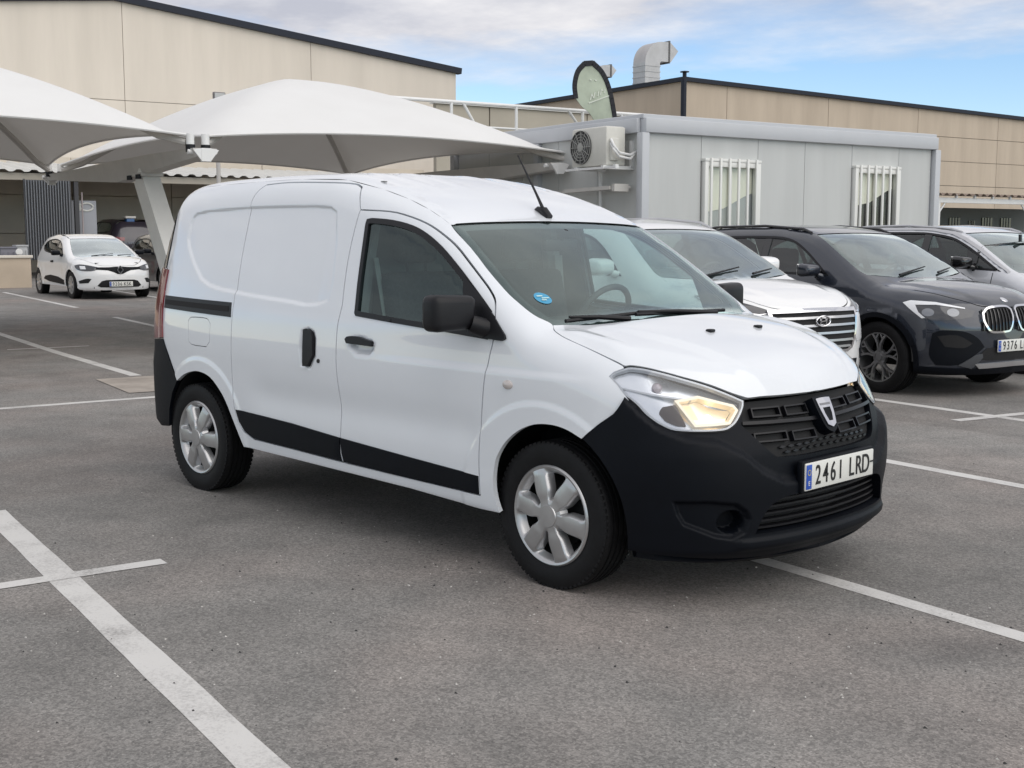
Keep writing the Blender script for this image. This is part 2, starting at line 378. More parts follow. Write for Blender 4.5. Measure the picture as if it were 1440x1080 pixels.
ASPH = asphalt()
def worn_paint():
    m = bpy.data.materials.new('road_paint'); m.use_nodes = True; t = m.node_tree; b = t.nodes['Principled BSDF']; b.inputs['Roughness'].default_value = .7
    co = t.nodes.new('ShaderNodeTexCoord')
    def nz(s, d, r):
        n = t.nodes.new('ShaderNodeTexNoise'); n.inputs['Scale'].default_value = s; n.inputs['Detail'].default_value = d; n.inputs['Roughness'].default_value = r; t.links.new(co.outputs['Object'], n.inputs['Vector']); return n.outputs[0]
    a = t.nodes.new('ShaderNodeMath'); a.operation = 'MULTIPLY'; t.links.new(nz(70, 6, .75), a.inputs[0]); a.inputs[1].default_value = .5
    bb = t.nodes.new('ShaderNodeMath'); bb.operation = 'MULTIPLY_ADD'; t.links.new(nz(3.5, 4, .6), bb.inputs[0]); bb.inputs[1].default_value = .5; t.links.new(a.outputs[0], bb.inputs[2])
    r = t.nodes.new('ShaderNodeValToRGB'); E_ = r.color_ramp.elements; E_[0].position = .33; E_[0].color = (.24, .23, .22, 1); E_[1].position = .52; E_[1].color = (.60, .59, .57, 1)
    e = E_.new(.42); e.color = (.46, .45, .435, 1); t.links.new(bb.outputs[0], r.inputs[0]); t.links.new(r.outputs[0], b.inputs['Base Color'])
    bp = t.nodes.new('ShaderNodeBump'); bp.inputs['Strength'].default_value = .4; bp.inputs['Distance'].default_value = .004; t.links.new(nz(150, 3, .7), bp.inputs['Height']); t.links.new(bp.outputs[0], b.inputs['Normal'])
    return m
RP = worn_paint()
# ------------------------------------------------------------------ wheels
def tyre_mesh(r, w_, rim, name):
    bm = bmesh.new(); h = w_/2
    prof = [(rim-.012, -h*.80), (rim+.004, -h*.90), (rim+.02, -h*.965), (rim+(r-rim)*.5, -h*1.03), (r-.024, -h*.99), (r-.010, -h*.93), (r-.003, -h*.82), (r, -h*.66)]
    for g in (-.5, -.17, .17, .5):
        prof += [(r, h*(g-.07)), (r-.007, h*(g-.06)), (r-.007, h*(g+.06)), (r, h*(g+.07))]
    prof += [(r, h*.66), (r-.003, h*.82), (r-.010, h*.93), (r-.024, h*.99), (rim+(r-rim)*.5, h*1.03), (rim+.02, h*.965), (rim-.012, h*.80)]
    lathe(bm, prof, 72)
    for k in range(72):                                     # shoulder blocks
        a = 2*math.pi*(k+.5)/72
        for sd in (-1, 1):
            bx(bm, ((r-.0088)*math.cos(a), sd*h*.80, (r-.0088)*math.sin(a)), (.010, h*.30, .0165), rot=Matrix.Rotation(-a, 3, 'Y'))
    return bm
def hubcap_bm(Rr, phase, n=6, deep=.042, y0=-.090):
    bm = bmesh.new(); sc = Rr/.2075; hs = math.pi/n
    rs = [.0, .018, .034, .044, .0465, .054, .066, .074, .080, .086, .094, .104, .116, .128, .140, .150, .158, .164, .170, .176, .182, .188, .1925, .197, .201, .2045, .2075]
    ts = [-1, -.9, -.8, -.7, -.62, -.56, -.51, -.47, -.43, -.38, -.30, -.2, -.1, 0, .1, .2, .30, .38, .43, .47, .51, .56, .62, .7, .8, .9]
    def ang(r, t):
        hw = max(.12, hs-math.asin(min(.8, .0425/max(r, .05)))); a = abs(t)
        return math.copysign(hw*a/.5 if a < .5 else hw+(hs-hw)*(a-.5)/.5, t)
    def hgt(r, t):
        a = abs(t); h = .014-.016*(r/.2075)**2+.005*float(sstep(np.array(r), .192, .2))-.006*float(sstep(np.array(r), .202, .2075))
        if r < .0445: h += .004
        wa = 1-float(sstep(np.array(a), .40, .60)); wr = float(sstep(np.array(r), .060, .086))*(1-float(sstep(np.array(r), .164, .1945)))
        dome = .004*(1-((1-a)/.5)**2)*float(sstep(np.array(r), .06, .1))*(1-float(sstep(np.array(r), .17, .2))) if a > .5 else 0
        return h-deep*wa*wr+dome
    rings = []; NT = len(ts)*n
    for r in rs:
        ring = []
        for k in range(n):
            for t in ts:
                th = math.radians(phase)+k*2*hs+ang(r, t); ring.append(bm.verts.new((r*sc*math.cos(th), y0-hgt(r, t), r*sc*math.sin(th))))
        rings.append(ring)
    for i in range(len(rs)-1):
        for k in range(NT):
            t0 = ts[k % len(ts)]; t1 = ts[(k+1) % len(ts)] if (k+1) % len(ts) else 1
            if max(abs(t0), abs(t1)) <= .435 and .0795 <= rs[i] < .169: continue
            bm.faces.new((rings[i][k], rings[i][(k+1) % NT], rings[i+1][(k+1) % NT], rings[i+1][k]))
    bmesh.ops.remove_doubles(bm, verts=bm.verts[:], dist=1e-5)
    lathe(bm, [(Rr, y0+.003), (Rr-.002, y0+.018)], 90)
    return bm
def wheel_thing(parent, x, y, rad, tyre_me, cap_me, side, z=None, extra=None, rotz=0):
    wv = bpy.data.objects.new('wheel', None); COL.objects.link(wv); wv.parent = parent; wv.empty_display_size = .1
    wv.location = (x, y, rad if z is None else z); wv.rotation_euler = (0, 0, (0 if side < 0 else math.pi)+rotz)
    obj('tyre', tyre_me, wv); obj('hubcap', cap_me, wv)
    if extra: obj('brake_disc', extra, wv)
    return wv
def as_mesh(bm, name, m, ang=35):
    o = fin(bm, name, m, None, ang); me = o.data; bpy.data.objects.remove(o); return me
def brake_me(rim):
    bm = bmesh.new(); lathe(bm, [(.0, -.01), (.135, -.01), (.135, .012), (.06, .03), (rim-.02, .04), (rim-.012, -.05), (rim-.012, .07), (0, .07)], 40); return as_mesh(bm, 'brake_disc', DARKMET)

# ------------------------------------------------------------------ licence plates
def number_plate(parent, body_x, z, y, txt, wid=.52, hei=.11, tilt=0.0, front=1, country=True):
    t = bpy.data.objects.new('number_plate', None); COL.objects.link(t); t.parent = parent; t.empty_display_size = .05
    t.location = (body_x, y, z); t.rotation_euler = (0, tilt, 0)
    bm = bmesh.new(); bx(bm, (0, 0, 0), (.012, wid, hei), .004); fin(bm, 'plate_board', PLATEW, t)
    bm = bmesh.new()
    bx(bm, (.0065, -wid/2+.022, 0), (.003, .038, hei-.012), .001); fin(bm, 'country_band', PLATEB, t)
    y_ = -wid/2+.088
    for ch in txt:                                          # every character is a raised piece of its own
        if ch == ' ': y_ += .030; continue
        mtx = Matrix.Translation((.0075, y_, -.002)) @ Matrix.Rotation(math.pi/2, 4, 'Z') @ Matrix.Rotation(math.pi/2, 4, 'X')
        text('plate_character', ch, hei*1.02, PLATEK, t, mtx, .0012, .74 if ch not in 'LRDKSPZ' else .78, bold=.0004); y_ += .056
    bm = bmesh.new()
    for k in range(12):
        a = k*math.pi/6; bx(bm, (.0085, -wid/2+.022+.0105*math.cos(a), .018+.0105*math.sin(a)), (.001, .003, .003))
    fin(bm, 'star_ring', mat('plate_yellow', (.75, .6, .05), .5), t)
    mtx = Matrix.Translation((.0085, -wid/2+.022, -.026)) @ Matrix.Rotation(math.pi/2, 4, 'Z') @ Matrix.Rotation(math.pi/2, 4, 'X')
    text('country_letter', 'E', .026, PLATEW, t, mtx, .0006)
    return t

# ------------------------------------------------------------------ the white van
VB = Body(
 top=[(-3.535,1.0),(-3.50,1.35),(-3.44,1.60),(-3.38,1.70),(-3.25,1.757),(-2.8,1.788),(-2.2,1.796),(-1.7,1.787),(-1.3,1.722),(-1.05,1.652),(-.77,1.534),(-.5,1.377),(-.25,1.215),(-.08,1.118),(.05,1.102),(.2,1.078),(.4,1.03),(.55,.972),(.66,.898),(.735,.818),(.80,.70),(.84,.30)],
 bot=[(-3.6,.34),(-3.2,.30),(-2.4,.28),(-.4,.25),(.0,.2),(.5,.18),(.9,.17)],
 xf=[(.1,.70),(.17,.80),(.24,.835),(.45,.838),(.6,.825),(.7,.785),(.8,.735),(.95,.66),(1.1,.58),(2,.5)],
 xr=[(.1,-3.45),(.35,-3.53),(.7,-3.53),(.8,-3.50),(1.,-3.50),(1.3,-3.47),(1.6,-3.41),(1.8,-3.35),(2,-3.3)],
 plan=[(-3.53,0.0),(-3.525,.2),(-3.51,.45),(-3.48,.64),(-3.42,.75),(-3.32,.805),(-3.1,.842),(-2.6,.868),(-1.5,.875),(-.4,.872),(.0,.865),(.25,.842),(.45,.79),(.60,.71),(.70,.61),(.77,.46),(.81,.29),(.826,.13),(.83,0.0)],
 tum=[(.15,.05),(.25,.022),(.4,.005),(.6,0.),(.8,.0),(1.0,.012),(1.15,.038),(1.4,.092),(1.6,.142),(1.8,.21),(2,.3)],
 kk=[(-3.5,.15),(-2.,.14),(-1.2,.16),(-.7,.12),(-.2,.12),(.1,.16),(.5,.2),(.7,.12),(.8,.05)],
 crown=[(-3.5,.03),(-2,.05),(-1,.06),(-.7,.07),(-.2,.09),(.1,.11),(.5,.11),(.7,.05),(.83,.03)],
 xs=0., xn=.83, xt=-2.8, xm=-3.53, ax=-.35, rx=-2.9)
slide_rear=[(-2.296,1.732),(-2.335,1.70),(-2.357,1.648),(-2.36,1.51),(-2.366,1.384),(-2.364,1.246),(-2.360,1.12),(-2.360,1.021),(-2.358,.89),(-2.35,.659),(-2.329,.524)]
slide_top=[(-2.296,1.732),(-2.07,1.738),(-1.671,1.724),(-1.511,1.712),(-1.451,1.694)]
b_top=[(-1.451,1.694),(-1.421,1.656),(-1.39,1.615),(-1.367,1.582)]
b_gap=[(-1.367,1.582),(-1.371,1.561),(-1.388,1.424),(-1.392,1.301),(-1.387,1.178),(-1.384,1.127),(-1.392,1.073),(-1.400,1.02),(-1.402,.916),(-1.396,.81),(-1.386,.734),(-1.376,.641),(-1.374,.558),(-1.375,.476),(-1.374,.447),(-1.366,.401),(-1.360,.358)]
door_top=[(-1.367,1.582),(-1.153,1.571),(-1.024,1.55),(-.893,1.516),(-.781,1.472),(-.667,1.413),(-.552,1.336),(-.439,1.257),(-.382,1.213),(-.344,1.174),(-.316,1.111),(-.306,1.058),(-.310,1.013),(-.328,.951),(-.345,.859),(-.357,.758),(-.368,.652),(-.376,.527),(-.377,.474),(-.377,.418),(-.377,.339)]
win=[(-1.292,1.532),(-1.252,1.536),(-1.101,1.525),(-.956,1.499),(-.84,1.459),(-.726,1.402),(-.618,1.333),(-.528,1.271),(-.421,1.193),(-.345,1.135),(-.339,1.085),(-.345,1.022),(-.455,1.029),(-.642,1.041),(-.739,1.047),(-.994,1.062),(-1.262,1.080),(-1.272,1.091),(-1.274,1.131),(-1.281,1.225),(-1.286,1.327),(-1.292,1.445),(-1.296,1.509)]
hood_edge=[(-.117,-.694),(-.086,-.72),(-.052,-.739),(.015,-.757),(.135,-.764),(.233,-.761),(.299,-.752),(.328,-.747),(.345,-.734),(.392,-.704),(.454,-.666),(.521,-.617),(.584,-.56),(.638,-.493),(.672,-.432),(.684,-.40),(.705,-.29),(.719,-.18),(.727,-.06),(.728,0)]
ws_left=[(-.782,-.67),(-.612,-.704),(-.416,-.740),(-.32,-.748),(-.239,-.744),(-.169,-.722),(-.117,-.694)]
arch_f=[(.199,.655),(.133,.682),(.066,.695),(-.005,.694),(-.07,.681),(-.146,.647),(-.214,.594),(-.257,.539),(-.278,.494),(-.291,.419),(-.286,.347),(-.267,.285)]
arch_r=[(-2.974,.625),(-2.88,.67),(-2.765,.697),(-2.675,.699),(-2.574,.677),(-2.478,.616),(-2.415,.555),(-2.353,.467),(-2.294,.379),(-2.263,.328)]
rear_edge=[(-3.187,1.215),(-3.187,1.14),(-3.182,1.069),(-3.174,.945),(-3.160,.861),(-3.082,.763),(-2.974,.625)]
recess=[(-2.997,1.486),(-3.0,1.527),(-2.987,1.568),(-2.944,1.589),(-2.805,1.602),(-2.382,1.614),(-2.028,1.613),(-1.74,1.61),(-1.615,1.602),(-1.553,1.578),(-1.506,1.428),(-1.484,1.22),(-1.505,1.136),(-1.59,1.115),(-1.697,1.108),(-1.813,1.118),(-2.227,1.140),(-2.54,1.164),(-2.653,1.181),(-2.752,1.214),(-2.879,1.308),(-2.956,1.38),(-2.999,1.437)]
rail=[(-3.172,1.111),(-2.381,1.099),(-2.372,1.02),(-3.165,1.038)]
fuel=[(-2.835,.979),(-2.80,1.0),(-2.626,1.001),(-2.586,.975),(-2.586,.875),(-2.62,.845),(-2.785,.847),(-2.825,.868)]
slide_cup=[(-1.705,.985),(-1.639,1.003),(-1.588,.986),(-1.573,.951),(-1.571,.86),(-1.616,.797),(-1.700,.805),(-1.716,.893)]
cup=[(-1.310,.968),(-1.21,.982),(-1.119,.966),(-1.105,.925),(-1.146,.890),(-1.245,.888),(-1.303,.925)]
mould_top=[(-2.324,.524),(-2.278,.524),(-1.791,.506),(-1.484,.486),(-1.374,.479),(-.869,.452),(-.379,.428)]
mould_bot=[(-.377,.341),(-.878,.347),(-1.36,.358),(-1.803,.370),(-2.160,.378),(-2.245,.407),(-2.297,.458)]
sill_bot=[(-.267,.281),(-.392,.278),(-.868,.300),(-1.506,.312),(-1.815,.318),(-2.263,.324)]
hl=[(-.894,.907),(-.875,.924),(-.837,.938),(-.812,.944),(-.76,.94),(-.692,.925),(-.616,.903),(-.54,.878),(-.463,.845),(-.401,.815),(-.41,.790),(-.443,.747),(-.470,.725),(-.5,.713),(-.567,.710),(-.638,.711),(-.679,.716),(-.721,.738),(-.76,.769),(-.789,.803),(-.815,.826),(-.832,.838),(-.863,.877)]
grille_h=[(-.392,.806),(-.300,.806),(-.189,.806),(0,.806),(0,.587),(-.123,.587),(-.295,.595),(-.326,.612),(-.378,.669),(-.424,.721),(-.412,.768)]
lower_h=[(-.403,.303),(-.364,.393),(-.322,.428),(-.262,.442),(-.1,.442),(0,.442),(0,.296),(-.268,.297)]
fog=[(-.679,.443),(-.563,.447),(-.473,.434),(-.433,.40),(-.419,.365),(-.437,.31),(-.486,.286),(-.541,.298),(-.593,.323),(-.644,.346),(-.665,.388)]
crease=[(-.835,.812),(-.781,.755),(-.723,.704),(-.64,.669),(-.531,.652),(-.449,.603),(-.378,.534),(-.294,.487),(-.15,.475),(0,.475)]

def d_side(P):
    d = pdist(P, recess); ins = inpoly(P, recess); sd = np.where(ins, d, -d)
    depth = .011*(1-.75*sstep(P[:, 0], -1.62, -1.50))
    r = -depth*sstep(sd, -.005, .014)
    for cx_ in (-.025, -2.70):                               # flared arch lips
        rr = np.hypot(P[:, 0]-cx_, P[:, 1]-.305); r = r+.006*(1-sstep(rr, .452, .485))
    # shoulder line: the upper door leans in a touch
    r = r-.008*sstep(P[:, 1], .875, .91)*sstep(P[:, 0], -1.3, -.5)*(1-sstep(P[:, 1], .95, 1.1))*(1-sstep(P[:, 0], .0, .3))
    # concave band low on the doors
    r = r-.012*np.exp(-((P[:, 1]-.62)/.09)**2)*sstep(P[:, 0], -2.25, -2.0)*(1-sstep(P[:, 0], -.5, -.3))
    for cp, dp in ((slide_cup, .022), (cup, .022)):
        dd = pdist(P, cp); ii = inpoly(P, cp); r = r-dp*sstep(np.where(ii, dd, -dd), -.004, .03)
    return r
def d_bump(P):
    A = np.abs(P[:, 0]); Q = np.stack([-A, P[:, 1]], 1)
    cz = np.interp(-A, [c[0] for c in crease], [c[1] for c in crease])
    r = .030*(1-sstep(P[:, 1]-cz, 0.0, .036))*(1-.55*(1-sstep(P[:, 1], .2, .62)))-.010
    r = np.where(A > .8, r*(1-sstep(A, .8, 1.0)), r)
    dd = pdist(Q, fog); ii = inpoly(Q, fog); r = r-.022*sstep(np.where(ii, dd, -dd), -.002, .016)-.004*sstep(dd, .012, .0)*0
    rr = np.hypot((A-.486)*.98, P[:, 1]-.356); r = r-.065*(1-sstep(rr, .037, .047))
    lip = (1-sstep(np.abs(P[:, 1]-(.262+.0*A)), .010, .03)); r = r+.014*lip*(1-sstep(A, .42, .5))
    r = r-.02*(1-sstep(P[:, 1], .19, .245))*(1-sstep(A, .5, .8))
    return r
van = empty('cargo_van', 'white compact cargo van with black bumper and lit headlights standing in the foreground', 'van')
B = VB
# seam of the roof with the body side
xs_ = np.array([-.782, -.85, -.95, -1.1, -1.3, -1.6, -2.0, -2.4, -2.8, -3.02])
ys_ = np.array([-.67, -.664, -.657, -.648, -.640, -.632, -.63, -.63, -.625, -.605])
zs_ = B.point('T', np.stack([xs_, ys_], 1))[:, 2]
roof_seam = list(zip(xs_.tolist(), ys_.tolist(), zs_.tolist()))
top_edge = [(-3.111, 1.700), (-3.135, 1.641), (-3.152, 1.508), (-3.178, 1.382)]
def t2s(P):
    q = B.point('T', np.array(P)); return [(float(a), float(c)) for a, b, c in q]
hood_s = t2s([p for p in hood_edge if p[0] < .33])
ws_s = t2s(ws_left)
hl_s = [(.328, .939), (.300, .924), (.289, .907), (.329, .877), (.372, .835), (.386, .82)]
bf_s = [(.386, .82), (.332, .764), (.267, .715), (.199, .655)]
side_outer = (smooth_line(bf_s, False)[:-1]+smooth_line(arch_f, False)[:-1]+sill_bot+smooth_line(arch_r[::-1], False)[:-1]+smooth_line(rear_edge[::-1], False)[:-1]
   + top_edge[::-1]+[(a, c) for a, b, c in roof_seam[::-1]][:-1]+smooth_line(ws_s, False)[:-1]+smooth_line(hood_s, False)[:-1]+hl_s[:-1])
door_poly = smooth_line(door_top, False)[:-1]+[(-.377, .341)]+[(-1.360, .356)]+smooth_line(b_gap[::-1], False)[1:-1]
slide_poly = smooth_line(slide_top, False)[:-1]+smooth_line(b_top, False)[:-1]+smooth_line(b_gap, False)[:-1]+[(-1.360, .358), (-1.803, .370), (-2.160, .378), (-2.245, .407), (-2.297, .458)]+smooth_line(slide_rear[::-1], False)[:-1]
win_s = smooth_line(win, True)
GAP = .0034
hs_door = inset(resample(door_poly, .05), -GAP); hs_slide = inset(resample(slide_poly, .05), -GAP)
opening = None
# one opening for both doors would swallow the pillar between them: keep two holes, a hair apart
fuel_s = smooth_line(fuel, True)
merged_hole = inset(resample(smooth_line(slide_top, False)[:-1]+smooth_line(b_top, False)[:-1]+smooth_line(door_top, False)[:-1]+[(-.377, .341), (-1.360, .357)]+[(-1.803, .370), (-2.160, .378), (-2.245, .407), (-2.297, .458)]+smooth_line(slide_rear[::-1], False)[:-1], .05), -GAP)
sidep = B.patch('S', side_outer, [merged_hole, inset(fuel_s, -GAP*.7)], step=.0118, edge=.0118, disp=d_side, skirt=.022)
hood_full = smooth_line(hood_edge, False)
ws_full = smooth_line(ws_left, False)
roof_r = [(a, b) for a, b, c in roof_seam]
ws_top = [(-.782, -.67), (-.775, -.52), (-.766, -.36), (-.760, -.18), (-.757, 0)]
wst = smooth_line(ws_top, False)
roof_poly = roof_r[::-1]+wst[1:]+[(a, -b) for a, b in wst[::-1]][1:-1]+[(a, -b) for a, b in roof_r]+[(-3.111, .70), (-3.22, .645), (-3.31, .55), (-3.37, .3), (-3.38, 0), (-3.37, -.3), (-3.31, -.55), (-3.22, -.645), (-3.111, -.70)]
def d_roof(P):
    A = np.abs(P[:, 1]); r = 0*A
    for yy in (.20, .40): r = r+.004*np.exp(-((A-yy)/.035)**2)*(1-sstep(P[:, 0], -1.35, -1.05))
    ditch = np.interp(P[:, 0], [-1.35, -1.165, -1.0, -.88, -.79], [.575, .589, .609, .625, .655])
    return r-.004*np.exp(-((A-ditch)/.007)**2)*sstep(P[:, 0], -1.5, -1.25)
roofp = B.patch('T', roof_poly, step=.03, disp=d_roof, skirt=0)
rearp = B.patch('R', [(-1.14, .86), (-1.14, 1.3), (-1.05, 1.5), (-.95, 1.68), (.95, 1.68), (1.05, 1.5), (1.14, 1.3), (1.14, .86)], step=.07, off=-.004, skirt=0)
body_o = pmesh('body', [sidep, mirror_p(sidep), roofp, rearp], PAINT, van)
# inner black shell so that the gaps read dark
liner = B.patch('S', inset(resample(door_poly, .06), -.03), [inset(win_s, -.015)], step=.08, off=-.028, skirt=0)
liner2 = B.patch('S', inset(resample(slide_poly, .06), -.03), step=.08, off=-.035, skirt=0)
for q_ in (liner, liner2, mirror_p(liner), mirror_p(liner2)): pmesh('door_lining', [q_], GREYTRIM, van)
# doors
for sd in (-1, 1):
    fd = B.patch('S', inset(resample(door_poly, .04), GAP), [win_s], step=.015, edge=.015, disp=d_side, skirt=.02)
    fo = pmesh('front_door', [fd if sd < 0 else mirror_p(fd)], PAINT, van)
    sp = B.patch('S', inset(resample(slide_poly, .04), GAP), step=.0095, edge=.0095, disp=d_side, skirt=.02)
    so = pmesh('sliding_door', [sp if sd < 0 else mirror_p(sp)], PAINT, van)
    mm = (lambda p: p) if sd < 0 else mirror_p
    # window: rubber seal ring, pane
    seal = B.patch('S', inset(win_s, -.004), [inset(win_s, .021)], step=.02, off=.004, skirt=.02)
    pmesh('window_seal', [mm(seal)], TRIMP, fo)
    pane = B.patch('S', inset(win_s, .012), step=.05, off=-.006, skirt=0)
    pmesh('side_window', [mm(pane)], SIDEGL, fo)
    tri_poly = [(-.545, 1.279), (-.421, 1.196), (-.323, 1.119), (-.238, 1.043), (-.231, 1.027), (-.252, 1.017), (-.277, 1.018), (-.469, 1.028), (-.49, 1.10)]
    trim = B.patch('S', tri_poly, step=.03, off=.010, skirt=.02)
    mi = pmesh('mirror_base', [mm(trim)], TRIMP, fo)
    # mirror housing
    bm = bmesh.new()
    vs_ = bx(bm, (0, 0, 0), (.115, .225, .152), .034, seg=4)
    for v in bm.verts:
        k = (v.co.y+.1125)/.225                                # 0 outer .. 1 inner
        v.co.z *= .94+.10*(1-k); v.co.x *= .75+.3*(1-abs(k-.5)); v.co.x += -.02*(1-k)
    bmesh.ops.translate(bm, verts=bm.verts[:], vec=(-.430, -.985, 1.132))
    tube(bm, [(-.40, -.90, 1.085), (-.37, -.85, 1.065), (-.35, -.82, 1.062)], [.040, .045, .05], 10)
    if sd > 0: bmesh.ops.scale(bm, vec=(1, -1, 1), verts=bm.verts[:])
    mo = fin(bm, 'side_mirror', TRIMP, fo, 50)
    bm = bmesh.new(); bx(bm, (-.486, -.985*-sd*-1 if False else sd*.985, 1.136), (.006, .175, .115), .002); fin(bm, 'mirror_glass', mat('mirror_glass', (.7, .72, .74), .03, metal=1.), fo)
    # door handle
    hp = smooth_line([(-1.317, .963), (-1.300, .976), (-1.229, .981), (-1.113, .964), (-1.112, .940), (-1.304, .944)], True)
    h = B.patch('S', hp, step=.015, off=.016, skirt=.018); ho = pmesh('door_handle', [mm(h)], TRIMP, fo)
    # mouldings
    mp = mould_top[4:]+[(-.379, .343), (-.878, .349), (-1.352, .359), (-1.366, .401)]
    def bulge(P): return .006+.010*sstep(pdist(P, mp), 0, .03)
    mv = B.patch('S', inset(resample(mp, .04), .002), step=.018, offdisp=bulge, skirt=.02); pmesh('side_moulding', [mm(mv)], BLACKP, fo)
    mp2 = mould_top[:5]+[(-1.378, .401), (-1.366, .360), (-1.803, .372), (-2.150, .380), (-2.240, .411), (-2.290, .458)]
    def bulge2(P): return .006+.010*sstep(pdist(P, mp2), 0, .03)
    mv = B.patch('S', inset(resample(mp2, .04), .002), step=.018, offdisp=bulge2, skirt=.02); pmesh('side_moulding', [mm(mv)], BLACKP, so)
    # sliding door handle, lock, rail
    hp = smooth_line([(-1.668, .991), (-1.634, .996), (-1.600, .980), (-1.587, .952), (-1.581, .866), (-1.622, .810), (-1.664, .809)], True)
    h = B.patch('S', hp, step=.015, off=.014, skirt=.02, disp=None); pmesh('slide_handle', [mm(h)], TRIMP, so)
    bm = bmesh.new(); lathe(bm, [(0, -.007), (.010, -.006), (.011, .01)], 14); q = B.point('S', [(-1.543, .842)])[0]; bmesh.ops.translate(bm, verts=bm.verts[:], vec=(q[0], sd*abs(q[1]), q[2])); fin(bm, 'door_lock', DARKMET, so)
    rl = B.patch('S', resample(rail, .05), step=.03, off=.003, skirt=.012)
    ro = pmesh('door_rail', [mm(rl)], TRIMP, van)
    grv = B.patch('S', [(-3.155, 1.088), (-2.40, 1.078), (-2.395, 1.048), (-3.15, 1.060)], step=.03, off=.0045, skirt=.0); pmesh('rail_slot', [mm(grv)], BLACK, ro)
    # tail lamp and rear bumper end
    # front arch and rear arch liners
    for cx_, yy in ((-.02, .80), (-2.70, .82)):
        bm = bmesh.new(); rr = .425; n = 28; rings = []
        for yv in (yy, .50):
            rings.append([bm.verts.new((cx_+rr*math.cos(a), sd*yv, .305+rr*math.sin(a))) for a in [math.pi*(-.005+1.01*k/n) for k in range(n+1)]])
        for k in range(n): bm.faces.new((rings[0][k], rings[0][k+1], rings[1][k+1], rings[1][k]))
        bm.faces.new(rings[1]); fin(bm, 'arch_liner', BLACK, van)
    # side repeater
    bm = bmesh.new(); lathe(bm, [(0, -.012), (.014, -.010), (.022, -.004), (.024, .006)], 20); bmesh.ops.scale(bm, vec=(1.25, sd*-1, .85), verts=bm.verts[:]); q = B.point('S', [(-.204, .838)])[0]
    bmesh.ops.translate(bm, verts=bm.verts[:], vec=(q[0], sd*(abs(q[1])+.001), q[2])); fin(bm, 'side_repeater', mat('repeater_glass', (.55, .5, .48), .15, coat=1.), van)
# fuel flap (right side)
fp = B.patch('S', inset(fuel_s, GAP*.4), step=.03, disp=d_side, skirt=.012); pmesh('fuel_flap', [fp], PAINT, van)
# sills are part of the body; bonnet, windscreen
hpoly = [(x, y) for x, y in hood_full]+[(x, -y) for x, y in hood_full[::-1]][1:]
hr = [(-.117, -.694), (-.09, -.62), (-.045, -.56), (.0, -.48), (.04, -.38), (.065, -.25), (.078, -.12), (.082, 0)]
hrs = smooth_line(hr, False)
hpoly = hood_full+[(x, -y) for x, y in hood_full[::-1]][1:]+[(x, -y) for x, y in hrs][1:-1]+[(x, y) for x, y in hrs[::-1]][:-1]
def d_hood(P):
    A = np.abs(P[:, 1]); rg = np.interp(P[:, 0], [.0, .3, .56, .72], [.56, .49, .40, .34])
    return .010*(1-sstep(A-rg, -.05, .03))*sstep(P[:, 0], -.05, .12)*(1-sstep(P[:, 0], .6, .72))+.014*sstep(A, .62, .70)*(1-sstep(A, .71, .76))*sstep(P[:,0], -.1, .05)*(1-sstep(P[:, 0], .2, .4))
hoodp = B.patch('T', inset(resample(hpoly, .03), .0045), step=.024, disp=d_hood, skirt=.02)
bo = pmesh('bonnet', [hoodp], PAINT, van)
for px_, py_ in ((.335, -.20), (.340, .14)):
    q = B.point('T', [(px_, py_)], d_hood)[0]; bm = bmesh.new(); bx(bm, (q[0], q[1], q[2]+.004), (.030, .034, .014), .005); fin(bm, 'washer_nozzle', TRIMP, bo)
# cowl
cw = B.patch('T', [(-.125, -.66)]+[(x-.0, y*.97) for x, y in hrs[3:]]+[(x, -y*.97) for x, y in hrs[::-1]][1:-3]+[(-.125, .66), (-.13, .4), (-.10, .2), (-.095, 0), (-.10, -.2), (-.13, -.4)], step=.04, off=-.022, skirt=0)
pmesh('cowl', [cw], TRIMP, van)
wsp = ws_full+[(-.075, -.62), (-.03, -.50), (.0, -.36), (.015, -.2), (.02, 0)]
wpoly = wst[::-1]+ws_full[1:]+[(-.080, -.62), (-.04, -.50), (-.005, -.36), (.010, -.2), (.015, 0)]
wpoly = wpoly+[(x, -y) for x, y in wpoly[::-1]][1:-1]
wpoly = inset(resample(wpoly, .04), .003)
scr = B.patch('T', wpoly, step=.05, off=-.006, skirt=0)
wo = pmesh('windscreen', [scr], WINDSCR, van)
frit = B.patch('T', wpoly, [inset(resample(inset(wpoly, .02), .04), .030)], step=.03, off=-.009, skirt=0)
pmesh('screen_border', [frit], mat('screen_frit', (.03, .03, .032), .25), wo)
# eco sticker on the screen
q0 = B.point('T', [(-.262, -.600)])[0]; nn = B.normal('T', np.array([(-.262, -.600)]))[0]
bm = bmesh.new(); bmesh.ops.create_circle(bm, cap_ends=True, radius=.042, segments=28); mt = Vector(nn).to_track_quat('Z', 'Y').to_matrix().to_4x4(); mt.translation = Vector(q0)-Vector(nn)*.004
bmesh.ops.transform(bm, matrix=mt, verts=bm.verts[:]); fin(bm, 'round_sticker', mat('sticker_blue', (.05, .30, .50), .4), wo)
bm = bmesh.new()
for k, (a, b, c_, d_) in enumerate(((-.012, .012, .03, .007), (.010, -.004, .04, .006), (-.004, -.018, .026, .006))):
    bx(bm, (a, b, .0035), (c_, d_, .001))
bmesh.ops.transform(bm, matrix=mt, verts=bm.verts[:]); fin(bm, 'sticker_print', mat('sticker_pale', (.55, .75, .72), .5), wo)
